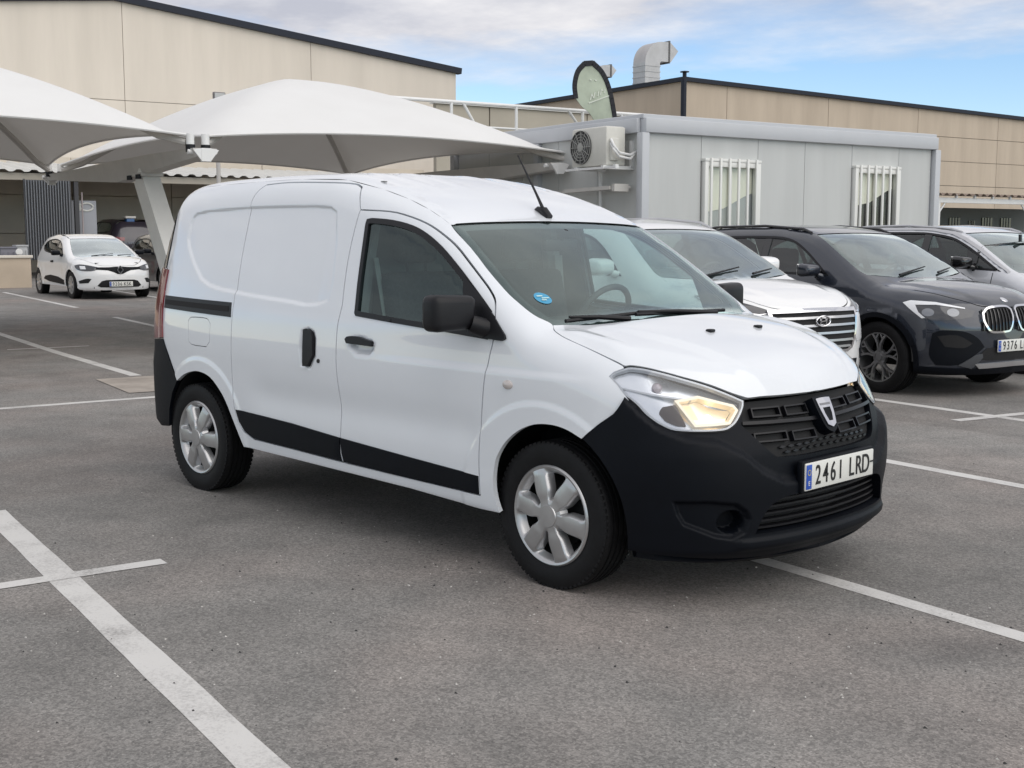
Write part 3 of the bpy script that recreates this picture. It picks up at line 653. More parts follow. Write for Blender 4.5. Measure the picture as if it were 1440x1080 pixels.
# wipers
def ws_pt(x, y, h=.018):
    q = B.point('T', [(x, y)])[0]; n = B.normal('T', np.array([(x, y)]))[0]; return Vector(q)+Vector(n)*h
for (a, b, c_) in (((.01, -.34), (-.115, -.60), -.02), ((.025, .26), (-.03, -.24), .0)):
    bm = bmesh.new(); P0 = ws_pt(*a, .004); P1 = ws_pt(b[0], b[1], .02); mid = (P0+P1)/2+Vector((0, 0, .004))
    tube(bm, [P0, mid, P1], [.013, .010, .006], 8)
    w0 = ws_pt(b[0]+.012, b[1]-.03, .012); w1 = ws_pt(a[0]-.045, a[1]+.12, .012); ws_n = [w0.lerp(w1, k/6) for k in range(7)]
    tube(bm, ws_n, .009, 6); fin(bm, 'wiper', TRIMP, van)
# aerial and roof plug
q = B.point('T', [(-.830, -.02)])[0]; bm = bmesh.new()
tube(bm, [(q[0]+.045, q[1], q[2]-.018), (q[0]+.01, q[1], q[2]+.016), (q[0]-.035, q[1], q[2]+.028), (q[0]-.055, q[1], q[2]+.024)], [.020, .022, .012, .004], 10)
tube(bm, [(q[0]+.005, q[1], q[2]+.02), (q[0]-.045, q[1], q[2]+.10), (q[0]-.175, q[1], q[2]+.295)], [.0095, .0065, .004], 7); fin(bm, 'aerial', TRIMP, van)
q = B.point('T', [(-1.397, -.565)])[0]; bm = bmesh.new(); bx(bm, tuple(q), (.03, .02, .006), .002); fin(bm, 'roof_plug', mat('plug_grey', (.2, .2, .2), .6), van)
# bumper
arch_n = []
for a in np.linspace(57, -18, 12):
    x = -.02+.413*math.cos(math.radians(a)); z = .305+.413*math.sin(math.radians(a))
    y = B.point('S', [(x, z)])[0][1]; arch_n.append((math.atan2(y, x-B.ax), z))
bf_n = [(-.832, .836), (-.876, .764), (-.935, .715), (-.996, .655)]
hl_bot = [(-.815, .824), (-.789, .801), (-.76, .767), (-.721, .736), (-.679, .714), (-.638, .708), (-.567, .707), (-.5, .710), (-.470, .722), (-.443, .745), (-.407, .790), (-.396, .808)]
half = [(0, .585)]+[(-.123, .585), (-.295, .593), (-.326, .610), (-.380, .667), (-.427, .721), (-.415, .770), (-.394, .808)]
right = smooth_line(half, False)+hl_bot[::-1][1:]+smooth_line(bf_n, False)+arch_n[1:]+[(-.80, .185), (-.5, .19), (-.25, .20), (0, .205)]
bpoly = right+[(-a, z) for a, z in right[::-1]][1:-1]
low_full = smooth_line(lower_h[:6], False)+[(0.0, .442)]
lowp = smooth_line(lower_h[:5], False)+[(-a, z) for a, z in smooth_line(lower_h[:5], False)[::-1]]
fogs = smooth_line(fog, True)
fogh = [inset(resample(fogs, .02), -.012), [(-a, z) for a, z in inset(resample(fogs, .02), -.012)][::-1]]
bump = B.patch('N', resample(bpoly, .03), [lowp]+fogh, step=.0125, edge=.0125, disp=d_bump, skirt=.05)
bmo = pmesh('front_bumper', [bump], BLACKP, van)
fq = inset(resample(fogs, .012), -.012)
fpod = B.patch('N', fq, step=.0065, edge=.012, disp=d_bump, skirt=.02)
for pp_ in (fpod, mirror_p(fpod)): pmesh('fog_lamp_cover', [pp_], BLACKP, bmo)
lb = B.patch('N', inset(lowp, -.02), step=.06, off=-.055, skirt=0); pmesh('intake_back', [lb], BLACK, bmo)
for k, z in enumerate((.318, .345, .372, .399, .424)):
    wz = .36-.62*max(0, z-.32); strip = B.patch('N', [(-wz-.03, z-.004), (wz+.03, z-.004), (wz+.03, z+.004), (-wz-.03, z+.004)], step=.03, off=-.022, skirt=.03); pmesh('intake_slat', [strip], TRIMP, bmo)
GRILLEB = mat('grille_black', (.005, .005, .007), .35, spec=.35)
# grille
gp = smooth_line(grille_h[4:], False)+[(-a, z) for a, z in (grille_h[:4]+[])][:0]
gh = [(-.392, .806), (-.3, .806), (-.15, .806), (0, .806)]
gr = smooth_line([(0, .587), (-.123, .587), (-.295, .595), (-.326, .612), (-.378, .669), (-.424, .721), (-.412, .768), (-.392, .806)], False)
gfull = gr+gh[1:-1]+[(-a, z) for a, z in gh[::-1]][:-1]+[(-a, z) for a, z in gr[::-1]][:-1]
gro = pmesh('grille', [B.patch('N', inset(resample(gfull, .03), -.012), step=.05, off=-.034, skirt=0)], BLACK, van)
def nbar(poly, off, sk, nm, m, par, hol=()):
    return pmesh(nm, [B.patch('N', resample(poly, .03), hol, step=.02, edge=.02, off=off, skirt=sk)], m, par)
nbar([(-.427, .727), (0, .712), (.427, .727), (.425, .739), (0, .726), (-.425, .739)], -.004, .035, 'grille_bar', GRILLEB, gro)
for sd in (-1, 1):
    for (a0, a1, z0, z1, dz) in ((.232, .372, .748, .787, .004), (.075, .205, .744, .784, .003), (.232, .385, .656, .694, .004), (.075, .205, .648, .688, .003)):
        f = [(sd*a0, z0), (sd*a1, z0+dz), (sd*a1, z1+dz*.4), (sd*a0, z1)]
        if sd < 0: f = f[::-1]
        f = resample(f, .02); nbar(f, -.012, .020, 'grille_frame', GRILLEB, gro, [inset(f, .0058)])
for j in range(2):
    for k in range(13):
        a = -.26+k*.0433+(j*.0216); z = .634-.024*j
        if abs(a) < .30: nbar([(a-.017, z), (a, z-.0065), (a+.017, z), (a, z+.0065)], -.024, .010, 'grille_cell', GRILLEB, gro)
# badge: shield with chrome rim
sh = smooth_line([(-.058, .792), (0, .797), (.058, .792), (.052, .73), (.034, .672), (0, .652), (-.034, .672), (-.052, .73)], True, 4, 50)
bo_ = nbar(sh, .014, .05, 'badge_plate', BLACKP, gro)
cup_ = smooth_line([(-.046, .784), (-.018, .786), (.018, .786), (.046, .784), (.040, .735), (.026, .684), (0, .672), (-.026, .684), (-.040, .735)], True, 3, 30)
hole = [(-.024, .748), (.024, .748), (.022, .725), (.012, .697), (-.012, .697), (-.022, .725)]
nbar(cup_, .020, .01, 'badge_emblem', CHROME, gro, [hole])
nbar([(-.034, .765), (.034, .765), (.032, .757), (-.032, .757)], .0212, .002, 'badge_emblem', mat('badge_grey', (.25, .25, .26), .3, metal=.6), gro)
number_plate(van, .848, .507, 0, '2461 LRD')
bm = bmesh.new(); bx(bm, (.832, 0, .507), (.03, .55, .13), .008); fin(bm, 'plate_mount', BLACKP, van)
bm = bmesh.new(); bx(bm, (.8575, .245, .512), (.003, .03, .006)); fin(bm, 'plate_dash', PLATEK, van)
# headlights
def lamp_lit(nm, c, s_): return mat(nm, c, .4, emit=c, estr=s_)
for sd in (-1, 1):
    mf = (lambda L: L) if sd < 0 else (lambda L: [(-a, z) for a, z in L][::-1])
    hls = smooth_line(hl, True)
    lens = B.patch('N', mf(inset(hls, .003)), step=.04, off=.002, skirt=.012); lo_ = pmesh('headlight', [lens], CLEARGL, van)
    bez = B.patch('N', mf(hls), [mf(inset(resample(hls, .02), .0065))], step=.02, off=-.004, skirt=.02); pmesh('lamp_bezel', [bez], mat('lamp_bezel', (.50, .51, .53), .35, metal=.4), lo_)
    edge = B.patch('N', mf(inset(hls, -.006)), [mf(inset(hls, -.001))], step=.02, off=-.006, skirt=.02); pmesh('lamp_gasket', [edge], BLACK, lo_)
    def bowl(P):
        A = -np.abs(P[:, 0]); r = 0*A-.055
        r = r+.045*sstep(A, -.62, -.80)*.6
        u = (A+.52)/.105; v = (P[:, 1]-.778)/.058; rr = np.sqrt(u*u+v*v); r = r-.05*np.clip(1-rr*rr, 0, 1)
        u = (A+.71)/.075; v = (P[:, 1]-.888)/.026; rr = np.sqrt(u*u+v*v); r = r-.03*np.clip(1-rr*rr, 0, 1)
        u = (A+.665)/.06; v = (P[:, 1]-.775)/.045; rr = np.sqrt(u*u+v*v); r = r-.03*np.clip(1-rr*rr, 0, 1)
        return r
    bk = B.patch('N', mf(inset(hls, -.004)), step=.012, offdisp=bowl, skirt=0); pmesh('lamp_housing', [bk], REFLECT, lo_)
    # divider ledge, reflector frame, bulbs
    led = B.patch('N', mf([(-.86, .868), (-.74, .846), (-.60, .828), (-.60, .834), (-.74, .853), (-.86, .874)]), step=.02, off=-.018, skirt=.035); pmesh('lamp_ledge', [led], mat('lamp_bezel'), lo_)
    fr_ = [(-.662, .828), (-.575, .846), (-.44, .806), (-.425, .785), (-.47, .735), (-.60, .728)]
    frm = B.patch('N', mf(resample(fr_, .02)), [mf(inset(resample(fr_, .02), .010))], step=.012, edge=.012, off=-.014, skirt=.04); pmesh('reflector_frame', [frm], mat('warm_lit_frame', (.75, .68, .55), .35, metal=.4, emit=(1.0, .78, .45), estr=.16), lo_)
    wb_ = B.patch('N', mf(inset(resample(fr_, .02), .012)), step=.014, offdisp=lambda P: -.050-.03*np.clip(1-((np.abs(P[:, 0])-.53)/.09)**2-((P[:, 1]-.782)/.05)**2, 0, 1), skirt=0); pmesh('reflector_bowl', [wb_], mat('warm_reflector', (.80, .72, .58), .28, metal=.75, emit=(1.0, .74, .38), estr=.22), lo_)
    amb = B.patch('N', mf([(-.735, .800), (-.655, .822), (-.625, .735), (-.66, .735), (-.70, .752)]), step=.02, off=-.045, skirt=.0); pmesh('park_lamp', [amb], mat('lamp_dark', (.10, .085, .08), .25, metal=.4), lo_)
    def npt(a, z, off):
        q = B.point('N', [(a, z)])[0]; n = B.normal('N', np.array([(a, z)]))[0]; return Vector(q)+Vector(n)*off
    bm = bmesh.new(); c0 = npt(sd*.525, .775, -.075); bmesh.ops.create_uvsphere(bm, u_segments=16, v_segments=10, radius=.017); bmesh.ops.translate(bm, verts=bm.verts[:], vec=c0)
    fin(bm, 'headlamp_bulb', lamp_lit('lit_bulb', (1.0, .78, .42), 6.0), lo_)
    glow = [(-.60, .760), (-.47, .764), (-.475, .742), (-.585, .738)]
    g_ = B.patch('N', mf(glow), step=.02, off=-.040, skirt=.004); pmesh('lit_reflector', [g_], lamp_lit('lit_reflector', (1.0, .80, .46), 1.0), lo_)
    g_ = B.patch('N', mf([(-.635, .812), (-.60, .818), (-.57, .750), (-.605, .740)]), step=.02, off=-.046, skirt=.004); pmesh('lit_reflector', [g_], lamp_lit('lit_reflector_b', (1.0, .74, .40), .5), lo_)
    bm = bmesh.new(); c0 = npt(sd*.715, .888, -.05); bmesh.ops.create_uvsphere(bm, u_segments=12, v_segments=8, radius=.022); bmesh.ops.translate(bm, verts=bm.verts[:], vec=c0); fin(bm, 'signal_bulb', mat('signal_bulb', (.35, .30, .33), .1, coat=1.), lo_)
# tail: lamps, glass, bumper
for sd in (-1, 1):
    mf = (lambda L: L) if sd < 0 else (lambda L: [(-a, z) for a, z in L][::-1])
    def rp(P): return [(math.atan2(B.point('S', [q])[0][1], -(q[0]-B.rx)), q[1]) for q in P]
    fr = rp([(-3.187, 1.26), (-3.187, 1.215), (-3.187, 1.14), (-3.182, 1.069), (-3.174, .945), (-3.160, .865)])
    tl = fr+[(-.98, .84), (-.90, .88), (-.90, 1.2), (-.99, 1.27)]
    tp = B.patch('R', mf(tl), step=.04, off=.010, skirt=.03); pmesh('tail_lamp', [tp], REDGL, van)
    pil = rp([(-3.105, 1.700), (-3.135, 1.641), (-3.152, 1.508), (-3.178, 1.382), (-3.187, 1.255)])
    pp = B.patch('R', mf(pil+[(-1.16, 1.27), (-1.15, 1.40), (-1.12, 1.52), (-1.06, 1.63), (-.95, 1.70)]), step=.03, skirt=.0); pmesh('corner_pillar', [pp], PAINT, van)
    fb = rp([(-3.160, .855), (-3.082, .757), (-2.974, .619)])
    def darch(a): return -2.70+.42*math.cos(a), .305+.42*math.sin(a)
    ar = rp([darch(R(a)) for a in (132, 145, 160, 175, 190)])
    bp_ = fb+ar[0:]+[(ar[-1][0]+.05, .235), (-.8, .24), (-.4, .24), (0, .24), (0, .80), (-.6, .80), (-.97, .835)]
    rb = B.patch('R', mf(resample(bp_, .04)), step=.04, off=.006, skirt=.02); pmesh('rear_bumper', [rb], BLACKP, van)
gl = B.patch('R', [(-1.15, 1.27), (-1.14, 1.40), (-1.10, 1.52), (-1.02, 1.61), (1.02, 1.61), (1.10, 1.52), (1.14, 1.40), (1.15, 1.27)], step=.07, off=.004, skirt=.01); pmesh('rear_window', [gl], GLOSSB, van)
# underbody
bm = bmesh.new(); bx(bm, (-1.40, 0, .34), (3.9, 1.30, .14)); bx(bm, (-1.32, 0, .36), (1.95, 1.60, .06)); bx(bm, (.30, 0, .38), (.7, .95, .36)); bx(bm, (.05, 0, .72), (.9, .98, .30)); bx(bm, (-3.1, 0, .40), (.6, 1.3, .2))
tube(bm, [(-2.8, -.6, .27), (-2.8, .6, .27)], .045, 10); tube(bm, [(-2.5, -.25, .22), (-1.2, -.25, .2), (-.6, -.1, .2)], .03, 8); fin(bm, 'underbody', BLACK, van)
# cabin
bm = bmesh.new(); bx(bm, (-1.53, 0, .98), (.04, 1.46, 1.05), .01); bx(bm, (-1.53, 0, 1.59), (.04, 1.18, .16), .01); fin(bm, 'bulkhead', GREYTRIM, van)
for sy_ in (-.70, .70):
    bm = bmesh.new(); tube(bm, [(-1.46, sy_, .9), (-1.43, sy_*.96, 1.3), (-1.42, sy_*.86, 1.62)], [.06, .055, .045], 8); fin(bm, 'inner_pillar', mat('pillar_trim', (.30, .31, .31), .7), van)
    bm = bmesh.new(); bar(bm, (-1.36, sy_*.93, 1.35), (-1.25, sy_*.86, .62), .045, .004); fin(bm, 'seat_belt', mat('belt_grey', (.40, .41, .40), .8), van)
hl_in = B.patch('T', [(-.80, -.55), (-.80, .55), (-1.5, .55), (-1.5, -.55)], step=.12, off=-.05, skirt=0); pmesh('headliner', [hl_in], mat('headliner', (.42, .42, .41), .9), van)
bm = bmesh.new(); vs_ = bx(bm, (0, 0, 0), (.62, 1.36, .30), .07, seg=3)
for v in bm.verts:
    if v.co.z > .05: v.co.z += .05*math.exp(-((v.co.y-.37)/.22)**2)*(v.co.x < .1); v.co.z -= .02*(v.co.x > .1)
bmesh.ops.translate(bm, verts=bm.verts[:], vec=(-.40, 0, .915)); fin(bm, 'dashboard', PLASTX, van, 60)
for sy in (-.38, .38):
    bm = bmesh.new()
    vs_ = bx(bm, (0, 0, .30), (.13, .50, .66), .05, seg=3); bmesh.ops.rotate(bm, verts=bm.verts[:], matrix=Matrix.Rotation(-.22, 3, 'Y'), cent=(0, 0, 0))
    bmesh.ops.translate(bm, verts=bm.verts[:], vec=(-1.22, sy, .66)); bx(bm, (-.98, sy, .62), (.52, .52, .16), .05, seg=3)
    bx(bm, (-1.385, sy, 1.42), (.09, .26, .20), .04, seg=3); tube(bm, [(-1.37, sy-.06, 1.24), (-1.38, sy-.06, 1.40)], .008, 6); tube(bm, [(-1.37, sy+.06, 1.24), (-1.38, sy+.06, 1.40)], .008, 6)
    fin(bm, 'seat', SEATF, van, 60)
bm = bmesh.new(); n = 40; mrot = Matrix.Translation((-.78, .37, 1.035)) @ Matrix.Rotation(R(-62), 4, 'Y')
pts = [mrot @ Vector((.185*math.cos(2*math.pi*k/n), .185*math.sin(2*math.pi*k/n), 0)) for k in range(n+1)]
tube(bm, pts, .016, 8, False); bx(bm, (-.775, .37, 1.03), (.05, .13, .10), .02)
for a in (R(90), R(-90), R(180)): tube(bm, [mrot @ Vector((0, 0, 0)), mrot @ Vector((.18*math.cos(a), .18*math.sin(a), 0))], .012, 6)
tube(bm, [(-.775, .37, 1.03), (-.5, .37, .93)], .03, 8); fin(bm, 'steering_wheel', PLASTX, van, 60)
bm = bmesh.new(); q = B.point('T', [(-.70, 0)])[0]; bx(bm, (q[0]-.03, 0, q[2]-.085), (.03, .23, .06), .012); tube(bm, [(q[0]-.02, 0, q[2]-.06), (q[0]+.01, 0, q[2]-.012)], .01, 6); fin(bm, 'inside_mirror', TRIMP, van)
# wheels
TY = as_mesh(tyre_mesh(.312, .185, .205, 'tyre'), 'tyre', RUBBER, 30)
HC = as_mesh(hubcap_bm(.212, 20), 'hubcap', SILVER, 32); HC2 = as_mesh(hubcap_bm(.212, 30), 'hubcap', SILVER, 32); BD = brake_me(.2)
wheel_thing(van, 0, -.735, .306, TY, HC, -1, extra=BD); wheel_thing(van, -2.81, -.735, .306, TY, HC2, -1, extra=BD)
wheel_thing(van, 0, .735, .306, TY, HC, 1, extra=BD); wheel_thing(van, -2.81, .735, .306, TY, HC2, 1, extra=BD)
# ------------------------------------------------------------------ body shapes of the parked cars (x forward from the front axle)
KB = Body(  # dark grey crossover
 top=[(-3.61,.55),(-3.595,1.02),(-3.50,1.22),(-3.33,1.44),(-3.18,1.515),(-2.8,1.555),(-2.2,1.585),(-1.7,1.588),(-1.3,1.555),(-1.0,1.49),(-.6,1.30),(-.25,1.11),(-.08,1.045),(.1,1.03),(.35,.995),(.55,.945),(.68,.89),(.76,.81),(.81,.70),(.84,.4)],
 bot=[(-3.6,.32),(-2.4,.24),(.0,.22),(.9,.20)],
 xf=[(.15,.74),(.22,.80),(.4,.835),(.6,.838),(.75,.81),(.85,.75),(.95,.65),(2,.6)],
 xr=[(.2,-3.5),(.4,-3.60),(.8,-3.60),(1.0,-3.57),(1.3,-3.45),(1.6,-3.2),(2,-3.1)],
 plan=[(-3.61,0),(-3.59,.4),(-3.54,.62),(-3.45,.76),(-3.3,.83),(-3.0,.88),(-2.5,.905),(-1.5,.905),(-.3,.905),(.15,.895),(.4,.84),(.58,.75),(.70,.62),(.78,.44),(.82,.25),(.838,0)],
 tum=[(.15,.05),(.3,.01),(.5,0),(.8,0),(.95,.02),(1.05,.05),(1.2,.11),(1.4,.20),(1.55,.27),(1.7,.34)],
 kk=[(-3.5,.15),(-2.,.12),(-.8,.12),(-.2,.10),(.1,.14),(.5,.18),(.7,.12),(.8,.05)],
 crown=[(-3.5,.03),(-2,.06),(-1,.07),(-.2,.09),(.1,.10),(.5,.11),(.7,.06),(.83,.03)],
 xs=0., xn=.838, xt=-2.7, xm=-3.61, ax=-.35, rx=-2.9)
KT = Body(  # white crossover with the chrome grille
 top=[(-3.55,.6),(-3.53,1.05),(-3.42,1.28),(-3.25,1.50),(-3.08,1.575),(-2.7,1.615),(-2.1,1.635),(-1.6,1.63),(-1.2,1.59),(-.92,1.525),(-.5,1.32),(-.18,1.15),(-.05,1.10),(.12,1.095),(.4,1.06),(.62,1.005),(.76,.94),(.84,.86),(.885,.74),(.92,.45)],
 bot=[(-3.6,.32),(-2.4,.24),(.0,.22),(.9,.20)],
 xf=[(.15,.80),(.22,.86),(.4,.905),(.6,.91),(.8,.88),(.9,.83),(1.0,.72),(2,.65)],
 xr=[(.2,-3.45),(.4,-3.54),(.8,-3.54),(1.0,-3.52),(1.3,-3.4),(1.6,-3.15),(2,-3.1)],
 plan=[(-3.55,0),(-3.53,.4),(-3.48,.62),(-3.39,.77),(-3.25,.85),(-3.0,.90),(-2.5,.92),(-1.5,.92),(-.3,.92),(.15,.91),(.45,.85),(.63,.76),(.76,.62),(.85,.42),(.895,.22),(.91,0)],
 tum=[(.15,.05),(.3,.01),(.5,0),(.85,0),(1.0,.02),(1.1,.05),(1.25,.11),(1.45,.19),(1.6,.25),(1.75,.32)],
 kk=[(-3.5,.15),(-2.,.12),(-.8,.12),(-.2,.10),(.1,.14),(.5,.16),(.75,.10),(.88,.05)],
 crown=[(-3.5,.03),(-2,.06),(-1,.07),(-.2,.09),(.1,.09),(.5,.09),(.75,.05),(.88,.03)],
 xs=0., xn=.91, xt=-2.7, xm=-3.55, ax=-.35, rx=-2.9)
KS = Body(  # silver crossover at the picture's edge
 top=[(-3.55,.6),(-3.53,1.0),(-3.42,1.22),(-3.20,1.45),(-3.0,1.53),(-2.6,1.575),(-2.0,1.60),(-1.55,1.595),(-1.2,1.56),(-.92,1.495),(-.5,1.29),(-.15,1.10),(.0,1.05),(.15,1.035),(.4,1.0),(.6,.95),(.74,.88),(.82,.79),(.87,.68),(.90,.4)],
 bot=[(-3.6,.32),(-2.4,.24),(.0,.22),(.9,.20)],
 xf=[(.15,.78),(.22,.84),(.4,.885),(.6,.89),(.75,.86),(.85,.80),(1.0,.7),(2,.6)],
 xr=[(.2,-3.45),(.4,-3.54),(.8,-3.54),(1.0,-3.52),(1.3,-3.4),(1.6,-3.1),(2,-3.)],
 plan=[(-3.55,0),(-3.53,.4),(-3.48,.62),(-3.39,.77),(-3.25,.84),(-3.0,.89),(-2.5,.91),(-1.5,.91),(-.3,.91),(.15,.90),(.45,.84),(.63,.75),(.75,.62),(.83,.42),(.875,.22),(.89,0)],
 tum=[(.15,.05),(.3,.01),(.5,0),(.82,0),(.97,.02),(1.07,.05),(1.2,.10),(1.4,.19),(1.55,.26),(1.7,.33)],
 kk=[(-3.5,.15),(-2.,.12),(-.8,.12),(-.2,.10),(.1,.14),(.5,.16),(.75,.10),(.88,.05)],
 crown=[(-3.5,.03),(-2,.06),(-1,.07),(-.2,.09),(.1,.09),(.5,.09),(.75,.05),(.88,.03)],
 xs=0., xn=.89, xt=-2.7, xm=-3.55, ax=-.35, rx=-2.9)
KC = Body(  # white hatchback far left, and the dark car beside it
 top=[(-3.21,.55),(-3.20,.95),(-3.10,1.12),(-2.95,1.28),(-2.78,1.36),(-2.4,1.415),(-1.9,1.445),(-1.5,1.440),(-1.15,1.39),(-.9,1.31),(-.5,1.13),(-.2,.99),(-.05,.945),(.1,.935),(.35,.90),(.55,.84),(.68,.77),(.76,.69),(.82,.58),(.85,.4)],
 bot=[(-3.3,.28),(-2.4,.22),(.0,.18),(.9,.18)],
 xf=[(.13,.77),(.2,.82),(.35,.85),(.5,.85),(.65,.81),(.75,.73),(.9,.6),(2,.5)],
 xr=[(.2,-3.12),(.4,-3.2),(.8,-3.2),(1.0,-3.15),(1.2,-3.0),(1.4,-2.8),(2,-2.7)],
 plan=[(-3.21,0),(-3.19,.35),(-3.13,.58),(-3.02,.72),(-2.85,.79),(-2.6,.845),(-1.9,.865),(-1.,.865),(-.2,.865),(.15,.855),(.4,.80),(.57,.71),(.69,.58),(.78,.40),(.83,.2),(.85,0)],
 tum=[(.12,.05),(.25,.01),(.45,0),(.75,0),(.88,.015),(.98,.05),(1.1,.10),(1.25,.17),(1.4,.24),(1.55,.32)],
 kk=[(-3.1,.15),(-2.,.12),(-.8,.12),(-.2,.10),(.1,.14),(.5,.16),(.72,.10),(.84,.05)],
 crown=[(-3.1,.03),(-2,.06),(-1,.07),(-.2,.09),(.1,.10),(.5,.11),(.72,.06),(.84,.03)],
 xs=0., xn=.85, xt=-2.4, xm=-3.21, ax=-.35, rx=-2.5)
# ------------------------------------------------------------------ parked cars
GZ0, GZK = -12.0, .0085
def gz(u): return GZK*max(0.0, GZ0-u)                        # the lot rises slightly towards the shed
PANEG = glass('car_glass', (.30, .37, .36), boost=.9)
SCRG = glass('car_screen_glass', (.70, .82, .80), boost=1.5, refl=(.92, 1, .98))
def alloy_bm(Rr, n=5, y0=-.10, wd=.020, split=.20, dark=False):
    bm = bmesh.new()
    lathe(bm, [(Rr, y0+.012), (Rr-.004, y0), (Rr-.018, y0+.002), (Rr-.024, y0+.03), (Rr-.03, y0+.16)], 72)
    lathe(bm, [(0, y0+.012), (.032, y0+.012), (.034, y0+.02), (.07, y0+.022), (.075, y0+.05)], 36)
    for k in range(n):
        a = 2*math.pi*k/n+.3
        for s_ in (-1, 1):
            P = [(.05, a+s_*.16), (.5*Rr, a+s_*.13), (.72*Rr, a+s_*(.13+split*.5)), (Rr-.016, a+s_*(.13+split))]
            q = [Vector((r*math.cos(t), y0+.028-.012*(r/Rr), r*math.sin(t))) for r, t in P]
            for u_, v_ in zip(q, q[1:]): bar(bm, u_, v_, wd, .03, (0, 1, 0))
            bar(bm, q[2], Vector(((Rr-.016)*math.cos(a+s_*.06), y0+.02, (Rr-.016)*math.sin(a+s_*.06))), wd*.7, .025, (0, 1, 0))
    return bm
def capstyle_bm(Rr, n=9, y0=-.085):
    bm = bmesh.new(); lathe(bm, [(Rr, y0+.02), (Rr-.003, y0+.002), (Rr-.02, y0), (Rr-.024, y0+.014), (.08, y0+.012), (.07, y0-.004), (0, y0-.008)], 54)
    for k in range(n):
        a = 2*math.pi*k/n; bar(bm, (.06*math.cos(a), y0, .06*math.sin(a)), ((Rr-.02)*math.cos(a), y0+.001, (Rr-.02)*math.sin(a)), .035, .018, (0, 1, 0))
    return bm
def simple_cabin(B, car, zf, xb, xd, yw, wheel=True):
    bm = bmesh.new(); bx(bm, ((xb+xd)/2, 0, .34), (abs(xb-xd)+.9, yw*2-.1, .12)); fin(bm, 'cabin_floor', BLACK, car)
    bm = bmesh.new(); bx(bm, (xd+.10, 0, zf-.17), (.55, yw*2-.06, .26), .08, seg=3); fin(bm, 'dashboard', PLASTX, car, 60)
    for x in (xd-.72, xd-1.55):
        for sy in (-.37, .37):
            bm = bmesh.new(); bx(bm, (0, 0, .28), (.14, .50, .62), .06, rot=Matrix.Rotation(-.24, 3, 'Y'), seg=3); bmesh.ops.translate(bm, verts=bm.verts[:], vec=(x-.12, sy, .56))
            bx(bm, (x+.13, sy, .50), (.52, .5, .16), .06, seg=3); bx(bm, (x-.32, sy, 1.24), (.10, .26, .19), .045, seg=3); fin(bm, 'seat', SEATF, car, 60)
    if wheel:
        bm = bmesh.new(); mr = Matrix.Translation((xd-.30, .37, zf-.06)) @ Matrix.Rotation(R(-62), 4, 'Y')
        tube(bm, [mr @ Vector((.18*math.cos(2*math.pi*k/28), .18*math.sin(2*math.pi*k/28), 0)) for k in range(29)], .015, 7, False)
        tube(bm, [mr @ Vector((-.17, 0, 0)), mr @ Vector((.17, 0, 0))], .014, 6); tube(bm, [(xd-.3, .37, zf-.06), (xd, .37, zf-.14)], .025, 6); fin(bm, 'steering_wheel', PLASTX, car, 60)
